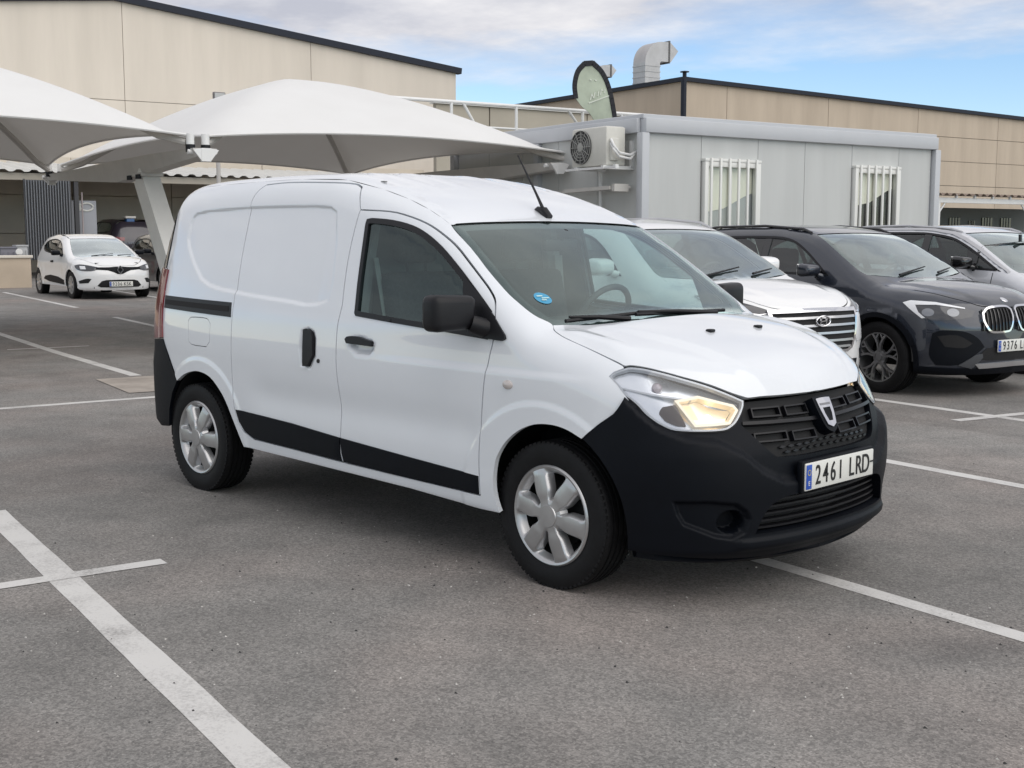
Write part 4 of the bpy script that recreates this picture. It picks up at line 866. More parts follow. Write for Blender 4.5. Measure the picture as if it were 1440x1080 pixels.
class Car:
    def __init__(s, name, label, B, u, v, psi, paint, wb, rw, tw, rim, cap_me, hood, ws, seam, win, pillars, step=.05, seam_x=.22, ra=None, roof_mat=None, tail=REDGL, group=None, z=None):
        s.B = B; s.paint = paint; s.step = step
        s.root = empty(name, label, 'car', lot(u, v, gz(u) if z is None else z), R(psi), group); car = s.root
        ra = ra or rw+.045; s.ra = ra; s.rw = rw
        hood = smooth_line(hood, False); ws = smooth_line(ws, False)
        for i_ in range(len(hood)-1):
            if hood[i_][0] < seam_x-1e-6 and hood[i_+1][0] > seam_x+1e-6:
                f_ = (seam_x-hood[i_][0])/(hood[i_+1][0]-hood[i_][0]); hood.insert(i_+1, (seam_x, float(hood[i_][1]+f_*(hood[i_+1][1]-hood[i_][1])))); break
        s.hood = hood
        X = np.array(seam, float); zs = B.point('T', X)[:, 2]
        def t2(P): q = B.point('T', np.array(P)); return [(float(a), float(c)) for a, b, c in q]
        hs = [h for h in hood if h[0] <= seam_x+1e-7]; hseam = hs[-1]
        hS = t2(hs); wS = t2([q for q in ws if q[1] < -.4 and q[0] <= hood[0][0]+1e-6 or q == ws[0]])
        def arc(cx, a0, a1, n=14): return [(cx+ra*math.cos(R(a)), rw+ra*math.sin(R(a))) for a in np.linspace(a0, a1, n)]
        zarch = rw+math.sqrt(max(.01, ra**2-seam_x**2)); a_s = math.degrees(math.atan2(zarch-rw, seam_x))
        zb = .27; a_b = math.degrees(math.asin((zb-rw)/ra))
        xr_ = -wb-ra-.16
        wS_ = [(a, b) for a, b in wS]
        outer = [hS[-1], (seam_x, zarch+.12)]+arc(0, a_s, 180-a_b)+arc(-wb, a_b, 180-a_b)+[(xr_, zb+.06), (xr_, .75)]
        ztop_r = zs[-1]
        for zz in np.linspace(.9, 1, 2): outer.append((xr_, zz*0+.75+.3*(zz-.9)))
        outer += [(X[-1, 0]-.04, float(ztop_r)-.10)]+[(float(a), float(b)) for a, b in zip(X[::-1, 0], zs[::-1])][:-1]+wS_[:-1]+[(a, b) for a, b in hS[:-1]]
        wins = [smooth_line(q, True) for q in win]
        def d_s(P):
            r = 0*P[:, 0]
            for cx in (0, -wb):
                rr = np.hypot(P[:, 0]-cx, P[:, 1]-rw); r = r+.012*(1-sstep(rr, ra+.05, ra+.09))
            zb_ = .62; r = r-.014*np.exp(-((P[:, 1]-zb_)/.10)**2)*sstep(P[:, 0], -wb+.4, -wb+.6)*(1-sstep(P[:, 0], -.7, -.5)); return r
        s.d_s = d_s
        side = B.patch('S', outer, [inset(resample(q, .05), .004) for q in wins], step=step, disp=d_s, skirt=.02)
        roof = [(float(a), float(b)) for a, b in X[::-1]]+[q for q in ws if q[0] <= X[0, 0]+.02 and False]
        wtop = s.wtop = [(X[0, 0]+.03*(1-(y/X[0, 1])**2), y) for y in np.linspace(X[0, 1], -X[0, 1], 9)]
        roof = [(float(a), float(b)) for a, b in X[::-1]]+wtop[1:-1]+[(float(a), -float(b)) for a, b in X]
        rf = B.patch('T', roof, step=step*1.3, skirt=0)
        RR = B.point('S', [(xr_, .6)])[0]; ph = math.atan2(abs(RR[1]), -(xr_-B.rx))
        rz = float(ztop_r)-.02
        rear = B.patch('R', [(-ph, zb+.04), (-ph, .80), (-ph*.95, rz-.1), (-ph*.8, rz), (ph*.8, rz), (ph*.95, rz-.1), (ph, .80), (ph, zb+.04)], step=step*2, off=-.003, skirt=0)
        pmesh('body', [side, mirror_p(side), rear], paint, car)
        pmesh('roof', [rf], roof_mat or paint, car)
        # bonnet
        hp = hood+[(a, -b) for a, b in hood[::-1]][1:]
        back = [q for q in ws if q[0] > hood[0][0]-.001 and q[1] > hood[0][1]]
        bk = smooth_line([(hood[0][0], hood[0][1]), (hood[0][0]+.07, hood[0][1]*.78), (hood[0][0]+.14, hood[0][1]*.45), (hood[0][0]+.165, 0)], False)
        hp = hood+[(a, -b) for a, b in hood[::-1]][1:-1]+[(a, -b) for a, b in bk]+[(a, b) for a, b in bk[::-1]][1:-1]
        hp = inset(resample(hp, .05), .003)
        def d_h(P):
            A = np.abs(P[:, 1]); rg = np.interp(P[:, 0], [-.2, .3, .75], [.60, .50, .34]); return .012*(1-sstep(A-rg, -.06, .03))*sstep(P[:, 0], hood[0][0]+.05, hood[0][0]+.3)*(1-sstep(P[:, 0], .55, .7))
        s.bonnet = pmesh('bonnet', [B.patch('T', hp, step=step*.8, disp=d_h, skirt=.02)], paint, car)
        # windscreen
        wp = [ws[0]]+ws[1:]+[(bk_[0]-.02, bk_[1]*.96) for bk_ in bk[2:]]
        wp = wtop[:5][::-1]+ws[1:]+[(a-.012, b*.98) for a, b in bk[2:]]
        wp = wp+[(a, -b) for a, b in wp[::-1]][1:-1]
        wp = inset(resample(wp, .05), .004); s.wp = wp
        w_ = s.screen = pmesh('windscreen', [B.patch('T', wp, step=step*1.5, off=-.005, skirt=0)], SCRG, car)
        pmesh('screen_border', [B.patch('T', wp, [inset(resample(inset(wp, .015), .05), .03)], step=step*.8, off=-.009, skirt=0)], mat('screen_frit'), w_)
        cw = [(hood[0][0]-.03, hood[0][1]*.93), (hood[0][0]+.05, hood[0][1]*.7), (hood[0][0]+.17, 0), (hood[0][0]+.05, -hood[0][1]*.7), (hood[0][0]-.03, -hood[0][1]*.93), (hood[0][0]-.0, 0)]
        pmesh('cowl', [B.patch('T', cw, step=.06, off=-.02, skirt=0)], TRIMP, car)
        bm = bmesh.new()
        for a, b in (((hood[0][0]+.10, -.35), (hood[0][0]-.02, .18)), ((hood[0][0]+.08, .25), (hood[0][0]-.04, .60))):
            q0 = B.point('T', [a])[0]; q1 = B.point('T', [b])[0]; tube(bm, [Vector(q0)+Vector((0, 0, .012)), Vector(q1)+Vector((-.005, 0, .018))], [.012, .006], 6)
        fin(bm, 'wiper', TRIMP, car)
        # side panes, pillars, mirrors
        for sd in (-1, 1):
            mm = (lambda p: p) if sd < 0 else mirror_p
            for q in wins:
                po = pmesh('side_window', [mm(B.patch('S', inset(resample(q, .05), .006), step=step*1.6, off=-.006, skirt=0))], PANEG, car)
                pmesh('window_seal', [mm(B.patch('S', resample(q, .04), [inset(resample(q, .04), .022)], step=.03, off=.003, skirt=.012))], TRIMP, po)
                for (x0, x1, lean) in pillars:
                    zl = [c[1] for c in q]; z0, z1 = min(zl), max(zl)
                    pil = B.patch('S', [(x0, z0), (x1, z0), (x1+lean, z1-.03), (x0+lean, z1-.03)], step=.06, off=.001, skirt=.01); pmesh('door_pillar', [mm(pil)], GLOSSB, po)
            for cx in (0, -wb):
                bm = bmesh.new(); n = 22; rings = []
                yy = abs(B.point('S', [(cx, rw+ra+.02)])[0][1])-.03
                for yv in (yy, .45): rings.append([bm.verts.new((cx+(ra+.006)*math.cos(a), sd*yv, rw+(ra+.006)*math.sin(a))) for a in [math.pi*(-.01+1.02*k/n) for k in range(n+1)]])
                for k in range(n): bm.faces.new((rings[0][k], rings[0][k+1], rings[1][k+1], rings[1][k]))
                bm.faces.new(rings[1]); fin(bm, 'arch_liner', BLACK, car)
        # nose
        hb = [h for h in hood if h[0] >= seam_x-1e-7]; q = B.point('T', np.array(hb)); top = [(math.atan2(y, x-B.ax), float(z)-.004) for x, y, z in q]
        def s2n(P): q = B.point('S', np.array(P)); return [(math.atan2(y, x-B.ax), float(z)) for x, y, z in q]
        low = s2n([(seam_x, float(z_)) for z_ in np.linspace(hS[-1][1]-.01, zarch+.12, 7)]+[(seam_x, zarch)]+arc(0, a_s, a_b-4, 8)[1:])
        zlo = .20
        nose = top[::-1]+low+[(low[-1][0]+.06, zlo+.01), (-.45, zlo), (0, zlo)]
        nose = nose+[(-a, z) for a, z in nose[::-1]][1:-1]
        s.nose = pmesh('front_bumper', [B.patch('N', resample(nose, .05), step=step*.7, skirt=.02)], paint, car)
        # underbody, wheels
        bm = bmesh.new(); bx(bm, (-wb/2, 0, .32), (wb+1.4, 1.1, .16)); bx(bm, (-wb/2, 0, .32), (wb-2*ra-.1, 1.6, .1)); bx(bm, (.15, 0, .55), (.9, .95, .5)); fin(bm, 'underbody', BLACK, car)
        ty = as_mesh(tyre_mesh(rw+.005, tw, rim, 'tyre'), 'tyre', RUBBER, 30)
        yw = abs(B.point('S', [(0, rw+ra+.03)])[0][1])-.012-tw/2
        for x in (0, -wb):
            for sd in (-1, 1): wheel_thing(car, x, sd*yw, rw, ty, cap_me, sd, extra=None)
        s.car = car
    def n(s, name, poly, m, off=.004, skirt=.02, holes=(), step=.03, par=None, both=False, sm=True, rs=.03):
        poly = smooth_line(poly, True) if sm else poly
        for sd in ((1, -1) if both else (1,)):
            f = (lambda L: L) if sd > 0 else (lambda L: [(-a, z) for a, z in L][::-1])
            o = pmesh(name, [s.B.patch('N', resample(f(poly), rs), [f(h) for h in holes], step=step, edge=min(step, rs), off=off, skirt=skirt)], m, par or s.car)
        return o
    def s_(s, name, poly, m, off=.006, skirt=.015, holes=(), step=.03, par=None, sm=False, both=True, disp=None):
        poly = smooth_line(poly, True) if sm else poly
        for sd in ((-1, 1) if both else (-1,)):
            mm = (lambda p: p) if sd < 0 else mirror_p
            o = pmesh(name, [mm(s.B.patch('S', resample(poly, .04), holes, step=step, off=off, skirt=skirt, disp=disp))], m, par or s.car)
        return o
    def mirror(s, x, z, m, y=.97, sz=(.16, .22, .15), both=True):
        for sd in (-1, 1):
            bm = bmesh.new(); bx(bm, (0, 0, 0), sz, min(sz)*.32, seg=4)
            for v in bm.verts:
                k = (v.co.x/sz[0])+.5; v.co.z *= 1-.35*k; v.co.y *= 1-.15*k
            bmesh.ops.translate(bm, verts=bm.verts[:], vec=(x, -y, z)); tube(bm, [(x+.03, -y+.08, z-.05), (x+.06, -y+.16, z-.07)], .03, 8)
            if sd > 0: bmesh.ops.scale(bm, vec=(1, -1, 1), verts=bm.verts[:])
            o = fin(bm, 'side_mirror', m, s.car, 55)
            bm = bmesh.new(); bx(bm, (x-sz[0]/2-.001, sd*y, z+.003), (.005, sz[1]*.8, sz[2]*.75), .002); fin(bm, 'mirror_glass', mat('mirror_glass'), o)
    def rails(s, pts, m, r=.014, h=.045):
        for sd in (-1, 1):
            bm = bmesh.new(); P = [Vector((x, sd*y, s.B.point('T', [(x, -abs(y))])[0][2]+h*k)) for x, y, k in pts]; tube(bm, P, r, 8)
            for i in (1, len(P)//2, len(P)-2): tube(bm, [P[i]-Vector((0, 0, h)), P[i]], r*1.1, 6)
            fin(bm, 'roof_rail', m, s.car)
    def plate(s, txt, z, x=None, off=.012):
        q = s.B.point('N', [(0, z)])[0]; number_plate(s.car, (q[0] if x is None else x)+off, z, 0, txt)
    def cladding(s, wb, r1, m):
        for cx in (0, -wb):
            a0, a1 = -12, 192
            if cx == 0: a0 = 20
            po = [(cx+s.ra*math.cos(R(a)), s.rw+s.ra*math.sin(R(a))) for a in np.linspace(a0, a1, 24)]+[(cx+r1*math.cos(R(a)), s.rw+r1*math.sin(R(a))) for a in np.linspace(a1, a0, 24)]
            s.s_('arch_cladding', po, m, off=.012, disp=s.d_s)
        n = []
        for rr, rng in ((s.ra, np.linspace(58, -16, 9)), (r1, np.linspace(-16, 58, 9))):
            for a in rng:
                q = s.B.point('S', [(rr*math.cos(R(a)), s.rw+rr*math.sin(R(a)))])[0]; n.append((math.atan2(q[1], q[0]-s.B.ax), q[2]))
        s.n('arch_cladding', n, m, off=.012, sm=False, both=True)
GREYP = mat('graphite_paint', (.022, .027, .040), .26, metal=.35, coat=1.)
WHITEP = mat('pearl_white_paint', (.80, .80, .80), .3, coat=1.)
SILVP = mat('silver_paint', (.62, .63, .66), .3, metal=.15, coat=1.)
DARKP = mat('dark_grey_paint', (.045, .048, .055), .3, metal=.3, coat=1.)
DLAMP = mat('dark_lamp', (.05, .052, .058), .12, metal=.5, coat=1.)
LAMPG = mat('lamp_grey', (.22, .23, .25), .15, metal=.6, coat=1.)
SATIN = mat('satin_silver', (.55, .55, .56), .3, metal=.8)
DRL = mat('lamp_white', (.75, .76, .78), .15, coat=1.)
ALLOYM = mat('alloy_grey', (.30, .30, .31), .28, metal=.8)

# --- graphite crossover with the double-kidney grille
al = as_mesh(alloy_bm(.240), 'alloy_rim', ALLOYM, 40)
kb = Car('crossover_car', 'dark graphite crossover with twin oval chrome grilles parked right of the white crossover', KB, -3.486, 6.39, -11, GREYP, 2.67, .335, .225, .232, al,
  hood=[(-.31, -.70), (-.18, -.695), (.05, -.69), (.23, -.665), (.40, -.62), (.55, -.55), (.66, -.46), (.72, -.36), (.745, -.24), (.757, -.1), (.759, 0)],
  ws=[(-1.07, -.585), (-.95, -.625), (-.81, -.66), (-.60, -.705), (-.45, -.725), (-.37, -.725), (-.31, -.70)],
  seam=[(-1.07, -.585), (-1.3, -.575), (-1.8, -.57), (-2.4, -.565), (-2.9, -.545), (-3.12, -.52)],
  win=[[(-3.0, 1.13), (-2.2, 1.10), (-1.36, 1.085), (-.66, 1.08), (-.74, 1.13), (-.9, 1.235), (-1.1, 1.35), (-1.293, 1.43), (-1.55, 1.465), (-2.2, 1.468), (-2.7, 1.44), (-2.98, 1.35), (-3.06, 1.22)]],
  pillars=[(-1.66, -1.56, -.03), (-2.55, -2.49, -.04)], step=.05)
kb.cladding(2.67, .425, BLACKP)
simple_cabin(KB, kb.car, 1.07, -2.9, -.62, .72)
kb.mirror(-.80, 1.135, GREYP, .97, (.15, .23, .145))
kb.rails([(-1.14, .585, .15), (-1.25, .58, 1), (-1.8, .575, 1), (-2.5, .57, 1), (-2.95, .55, .9), (-3.05, .54, .1)], GLOSSB, .014, .02)
def th_of(B, x, y): return math.atan2(y, x-B.ax)
def nz_(B, L): return [(math.atan2(y, x-B.ax), z) for x, y, z in L]
hlb = nz_(KB, [(.25, -.852, .856), (.304, -.811, .875), (.483, -.699, .862), (.60, -.60, .83), (.718, -.449, .790), (.725, -.51, .735), (.64, -.65, .712), (.539, -.761, .708), (.461, -.81, .72), (.373, -.841, .771)])
hl_o = kb.n('headlight', hlb, DLAMP, .006, .02, both=True)
kb.n('running_light', nz_(KB, [(.25, -.852, .856), (.304, -.811, .875), (.483, -.699, .862), (.66, -.53, .815), (.66, -.53, .805), (.483, -.699, .840), (.345, -.80, .838), (.40, -.82, .775), (.461, -.80, .726), (.44, -.82, .722), (.373, -.841, .771), (.30, -.85, .82)]), DRL, .011, .008, both=True, sm=False, step=.012, rs=.02)
for cc in (-.76, -.58):
    kb.n('lamp_projector', [(cc+.045*math.cos(a), .775+.034*math.sin(a)) for a in np.linspace(0, 6.28, 15)[:-1]], LAMPG, .010, .008, both=True, step=.012)
kid = nz_(KB, [(.742, -.405, .765), (.736, -.33, .808), (.75, -.20, .822), (.765, -.07, .818), (.775, -.022, .790), (.80, -.022, .715), (.82, -.06, .625), (.82, -.11, .592), (.80, -.30, .589), (.79, -.36, .61), (.765, -.41, .69)])
kid_s = smooth_line(kid, True)
kr = kb.n('kidney_grille', kid, BLACK, .010, .03, both=True)
kb.n('kidney_surround', kid_s, CHROME, .028, .03, holes=[inset(resample(kid_s, .02), .017)], both=True, sm=False, step=.012, rs=.02)
for k in range(9):
    a = -.345+.039*k
    for sd in (-1, 1): kb.n('grille_slat', [(sd*a-.004, .61), (sd*a+.004, .61), (sd*a+.004, .80-.25*max(0, .06-.9*abs(abs(a)-.19)) if False else .795), (sd*a-.004, .795)][::1], GLOSSB, .022, .015, sm=False, step=.05, rs=.08)
inl = nz_(KB, [(.529, -.78, .591), (.587, -.728, .618), (.70, -.58, .610), (.77, -.46, .55), (.792, -.384, .465), (.751, -.486, .383), (.681, -.61, .306), (.548, -.746, .300), (.507, -.789, .40)])
kb.n('air_inlet', inl, BLACKP, .004, .02, both=True)
kb.n('inlet_recess', nz_(KB, [(.56, -.75, .565), (.66, -.62, .575), (.74, -.50, .50), (.70, -.57, .46), (.60, -.70, .47)]), BLACK, .007, .01, both=True)
kb.n('inlet_blade', nz_(KB, [(.683, -.605, .303), (.751, -.49, .383), (.79, -.41, .405), (.79, -.40, .37), (.74, -.49, .27)]), SATIN if False else mat('blade_grey', (.10, .105, .115), .3, metal=.5), .014, .02, both=True, sm=False)
kb.n('lower_intake', [(-.36, .40), (-.30, .455), (0, .46), (.30, .455), (.36, .40), (.36, .345), (0, .335), (-.36, .345)], BLACK, .006, .02, sm=False)
kb.n('skid_plate', [(-.40, .312), (0, .322), (.40, .312), (.36, .27), (0, .278), (-.36, .27)], SATIN, .016, .03, sm=False)
kb.n('lower_lip', [(-.85, .285), (-.42, .27), (0, .27), (.42, .27), (.85, .285), (.85, .20), (.4, .20), (0, .20), (-.4, .20), (-.85, .20)], BLACKP, .010, .02, sm=False)
kb.plate('9376 LPZ', .470)
q = KB.point('T', [(.70, 0)])[0]; bm = bmesh.new(); lathe(bm, [(0, .012), (.030, .010), (.038, .006), (.038, -.01)], 24, 'z'); bmesh.ops.rotate(bm, verts=bm.verts[:], matrix=Matrix.Rotation(.55, 3, 'Y'), cent=(0, 0, 0)); bmesh.ops.translate(bm, verts=bm.verts[:], vec=q)
fin(bm, 'round_emblem', CHROME, kb.bonnet)
kb.s_('sill_trim', [(-.45, .42), (-2.2, .42), (-2.2, .29), (-.45, .29)], BLACKP, .010)

# --- white crossover with chrome bars
tc_me = as_mesh(alloy_bm(.235, 5, wd=.026), 'alloy_rim', SILVER, 40)
kt = Car('crossover_car', 'white crossover with horizontal chrome grille bars parked behind the cargo van', KT, -3.5, 3.78, -11, WHITEP, 2.67, .345, .225, .228, tc_me,
  hood=[(-.22, -.73), (-.1, -.735), (.1, -.73), (.30, -.70), (.50, -.63), (.66, -.54), (.745, -.46), (.80, -.34), (.825, -.2), (.833, -.08), (.834, 0)],
  ws=[(-.97, -.575), (-.85, -.61), (-.70, -.65), (-.50, -.70), (-.36, -.73), (-.28, -.742), (-.22, -.73)],
  seam=[(-.97, -.575), (-1.2, -.575), (-1.8, -.58), (-2.4, -.575), (-2.85, -.55), (-3.02, -.53)],
  win=[[(-2.95, 1.20), (-2.2, 1.155), (-1.3, 1.13), (-.58, 1.12), (-.66, 1.17), (-.82, 1.28), (-1.0, 1.385), (-1.2, 1.465), (-1.5, 1.505), (-2.1, 1.51), (-2.6, 1.48), (-2.88, 1.39), (-2.98, 1.28)]],
  pillars=[(-1.60, -1.50, -.03), (-2.45, -2.39, -.03)], step=.055)
simple_cabin(KT, kt.car, 1.12, -2.85, -.55, .74)
kt.mirror(-.70, 1.20, WHITEP, .99, (.16, .23, .17))
kt.rails([(-1.05, .585, .1), (-1.2, .585, .9), (-1.8, .59, 1), (-2.4, .585, 1), (-2.8, .56, .2)], SATIN, .012, .03)
hlt = nz_(KT, [(.28, -.800, .985), (.40, -.735, .985), (.53, -.655, .960), (.728, -.50, .895), (.775, -.44, .868), (.73, -.56, .835), (.60, -.70, .858), (.45, -.80, .915)])
kt.n('headlight', hlt, mat('smoky_lamp', (.06, .06, .066), .18, metal=.1, coat=.6), .006, .02, both=True)
kt.n('headlight_trim', nz_(KT, [(.28, -.800, .985), (.45, -.80, .915), (.60, -.70, .858), (.73, -.56, .835), (.765, -.47, .855), (.73, -.54, .848), (.60, -.69, .874), (.45, -.785, .930)]), CHROME, .013, .012, both=True, sm=False, step=.015, rs=.02)
gpt = [(-.415, .872), (-.2, .876), (0, .877), (.2, .876), (.415, .872), (.40, .80), (.36, .68), (.30, .56), (.24, .53), (0, .525), (-.24, .53), (-.30, .56), (-.36, .68), (-.40, .80)]
kt.n('grille', gpt, BLACK, .008, .02, sm=False)
kt.n('grille_surround', gpt, CHROME, .026, .03, holes=[[(-.385, .845), (0, .850), (.385, .845), (.375, .80), (.335, .68), (.28, .575), (.23, .553), (0, .548), (-.23, .553), (-.28, .575), (-.335, .68), (-.375, .80)]], sm=False, step=.02)
for z, w_ in ((.808, .37), (.748, .355), (.688, .335), (.628, .305), (.578, .275)):
    kt.n('chrome_bar', [(-w_, z-.009), (w_, z-.009), (w_, z+.009), (-w_, z+.009)], SATIN, .024, .03, sm=False, step=.03, rs=.06)
q0 = KT.point('T', [(-2.62, 0)])[0]; bm = bmesh.new(); tube(bm, [(q0[0]+.10, 0, q0[2]-.01), (q0[0]+.02, 0, q0[2]+.03), (q0[0]-.06, 0, q0[2]+.065), (q0[0]-.09, 0, q0[2]+.0)], [.012, .03, .022, .02], 8); fin(bm, 'roof_aerial', TRIMP, kt.car)
# slanted letter in an oval ring
q0 = KT.point('N', [(0, .79)])[0]; bm = bmesh.new(); rx_, rz_ = .078, .040
def emb(y, z): return (q0[0]+.045-.0*z, y, .788+z)
ring = [emb(rx_*math.cos(t), rz_*math.sin(t)) for t in np.linspace(0, 2*math.pi, 33)]; tube(bm, ring, .0065, 8, False)
for a, b in (((-.040, -.026), (-.022, .030)), ((.022, -.030), (.040, .026)), ((-.034, -.004), (.033, .004))): bar(bm, emb(*a), emb(*b), .008, .014, (1, 0, 0))
fin(bm, 'oval_emblem', CHROME, kt.car)
kt.n('front_fog_trim', [(-.70, .56), (-.55, .60), (-.47, .53), (-.50, .45), (-.66, .45)], BLACKP, .006, .02, both=True)
kt.n('lower_intake', [(-.42, .46), (0, .47), (.42, .46), (.40, .34), (0, .33), (-.40, .34)], BLACKP, .006, .02, sm=False)
kt.plate('5213 LKT', .42) if False else None
kt.n('corner_lamp', nz_(KT, [(.72, -.60, .83), (.80, -.47, .83), (.83, -.42, .70), (.80, -.49, .60), (.74, -.60, .62)]), DRL, .010, .02, both=True)

# --- silver crossover at the right
ks = Car('crossover_car', 'silver crossover with black wing mirror and bright window strip parked beyond the graphite crossover', KS, -3.7, 8.95, -11, SILVP, 2.65, .335, .215, .228, tc_me,
  hood=[(-.20, -.72), (-.1, -.725), (.1, -.72), (.30, -.69), (.50, -.62), (.66, -.52), (.74, -.43), (.79, -.3), (.81, -.15), (.815, 0)],
  ws=[(-1.02, -.555), (-.88, -.60), (-.70, -.65), (-.48, -.70), (-.34, -.725), (-.26, -.73), (-.20, -.72)],
  seam=[(-1.02, -.555), (-1.2, -.555), (-1.8, -.56), (-2.4, -.555), (-2.85, -.53), (-2.98, -.51)],
  win=[[(-2.9, 1.17), (-2.2, 1.14), (-1.345, 1.118), (-.67, 1.10), (-.33, 1.085), (-.45, 1.15), (-.72, 1.300), (-.92, 1.395), (-1.11, 1.462), (-1.4, 1.505), (-1.6, 1.515), (-2.15, 1.515), (-2.55, 1.48), (-2.82, 1.38), (-2.94, 1.26)]],
  pillars=[(-1.44, -1.34, -.03), (-2.35, -2.29, -.03), (-.69, -.655, -.02)], step=.055)
simple_cabin(KS, ks.car, 1.06, -2.8, -.50, .74)
ks.mirror(-.72, 1.185, GLOSSB, .985, (.17, .22, .15))
ks.rails([(-1.06, .55, .1), (-1.2, .555, .8), (-1.8, .56, 1), (-2.4, .555, 1), (-2.8, .53, .2)], SATIN, .014, .018)
wl = [(-2.55, 1.505), (-2.15, 1.538), (-1.6, 1.538), (-1.4, 1.528), (-1.11, 1.486), (-.92, 1.420), (-.72, 1.325), (-.45, 1.175), (-.28, 1.085), (-.26, 1.068), (-.245, 1.082), (-.43, 1.190), (-.71, 1.348), (-.91, 1.443), (-1.10, 1.510), (-1.4, 1.552), (-1.6, 1.562), (-2.15, 1.562), (-2.56, 1.528)]
ks.s_('window_strip', wl, SATIN, .008, .015, step=.02)
ks.n('headlight', nz_(KS, [(.30, -.80, .90), (.45, -.74, .90), (.62, -.60, .86), (.74, -.46, .80), (.70, -.56, .75), (.52, -.75, .78), (.38, -.82, .83)]), LAMPG, .006, .02, both=True)
ks.n('grille', [(-.36, .76), (0, .77), (.36, .76), (.30, .55), (0, .53), (-.30, .55)], GLOSSB, .008, .02, sm=False)
ks.s_('door_gap_strip', [(-.42, 1.07), (-.412, 1.07), (-.43, .5), (-.438, .5)], BLACK, .0015, 0)

# --- white hatchback in front of the shed
cc_me = as_mesh(capstyle_bm(.205), 'hubcap', SILVER, 40)
HB = dict(hood=[(-.15, -.68), (-.05, -.69), (.15, -.68), (.32, -.64), (.48, -.57), (.60, -.47), (.68, -.36), (.715, -.22), (.728, -.1), (.73, 0)],
  ws=[(-1.0, -.535), (-.85, -.575), (-.66, -.62), (-.45, -.665), (-.30, -.69), (-.21, -.695), (-.15, -.68)],
  seam=[(-1.0, -.535), (-1.2, -.535), (-1.7, -.53), (-2.2, -.51), (-2.55, -.48), (-2.66, -.46)],
  win=[[(-2.25, 1.06), (-1.6, .99), (-1.0, .965), (-.55, .95), (-.63, 1.0), (-.80, 1.10), (-1.0, 1.205), (-1.25, 1.285), (-1.6, 1.325), (-2.0, 1.315), (-2.3, 1.26), (-2.42, 1.17)]],
  pillars=[(-1.32, -1.24, -.03)], step=.075, seam_x=.2)
kc = Car('hatchback_car', 'small white hatchback with black grille band parked in front of the open shed', KC, -24.2, 4.05, -8.5, WHITEP, 2.589, .305, .185, .2, cc_me, **HB)
kc.screen.data.materials[0] = glass('boosted_car_screen', (.70, .82, .80), boost=3.0, refl=(.93, 1, .99))  # same screen glass, reflection raised to imitate bright sky on this car
simple_cabin(KC, kc.car, .99, -2.4, -.5, .68)
kc.mirror(-.66, 1.015, BLACKP, .96, (.15, .20, .13))
kc.n('headlight', nz_(KC, [(.25, -.82, .74), (.40, -.75, .765), (.56, -.62, .745), (.70, -.44, .70), (.72, -.42, .66), (.62, -.58, .62), (.46, -.74, .63), (.34, -.81, .67)]), DLAMP, .006, .02, both=True)
kc.n('headlight_reflector', nz_(KC, [(.42, -.765, .73), (.52, -.67, .725), (.55, -.65, .66), (.46, -.745, .66)]), DRL, .010, .01, both=True)
kc.n('grille_band', [(-.44, .70), (-.2, .70), (-.08, .71), (.08, .71), (.2, .70), (.44, .70), (.44, .655), (.22, .635), (.13, .60), (.05, .555), (-.05, .555), (-.13, .60), (-.22, .635), (-.44, .655)], BLACKP, .008, .02, sm=False)
q0 = KC.point('N', [(0, .645)])[0]; bm = bmesh.new()
dm = [Vector((q0[0]+.035, 0, .645+.088)), Vector((q0[0]+.035, .064, .645)), Vector((q0[0]+.035, 0, .645-.088)), Vector((q0[0]+.035, -.064, .645))]
for k in range(4): bar(bm, dm[k], dm[(k+1) % 4], .022, .03, (1, 0, 0))
fin(bm, 'diamond_emblem', CHROME, kc.car, 20)
kc.n('lower_grille', [(-.42, .30), (-.34, .40), (-.26, .425), (0, .43), (.26, .425), (.34, .40), (.42, .30), (.36, .265), (0, .26), (-.36, .265)], BLACK, .006, .02, sm=False)
kc.n('fog_niche', [(-.80, .40), (-.62, .455), (-.52, .45), (-.58, .36), (-.78, .345)], BLACK, .006, .02, both=True)
kc.plate('9206 KSK', .335, off=.02)
kc.s_('side_moulding', [(-.42, .40), (-.9, .47), (-1.5, .50), (-1.9, .47), (-2.05, .40), (-1.6, .345), (-.9, .32), (-.45, .30)], BLACKP, .010)
hp = [(-1.42, .83), (-1.25, .835), (-1.25, .795), (-1.42, .79)]
kc.s_('door_handle', hp, BLACKP, .02, .02)
kd = Car('hatchback_car', 'dark grey hatchback half hidden behind the cargo van beside the white hatchback', KC, -25.6, 6.55, -10, DARKP, 2.589, .305, .185, .2, cc_me, **HB)
simple_cabin(KC, kd.car, .99, -2.4, -.5, .68, False)
kd.mirror(-.66, 1.015, BLACKP, .96, (.15, .20, .13))
kd.n('headlight', nz_(KC, [(.25, -.82, .74), (.40, -.75, .765), (.56, -.62, .745), (.70, -.44, .70), (.72, -.42, .66), (.62, -.58, .62), (.46, -.74, .63), (.34, -.81, .67)]), DLAMP, .006, .02, both=True)
kd.n('grille', [(-.42, .66), (0, .68), (.42, .66), (.34, .52), (0, .5), (-.34, .52)], BLACK, .006, .02, sm=False)
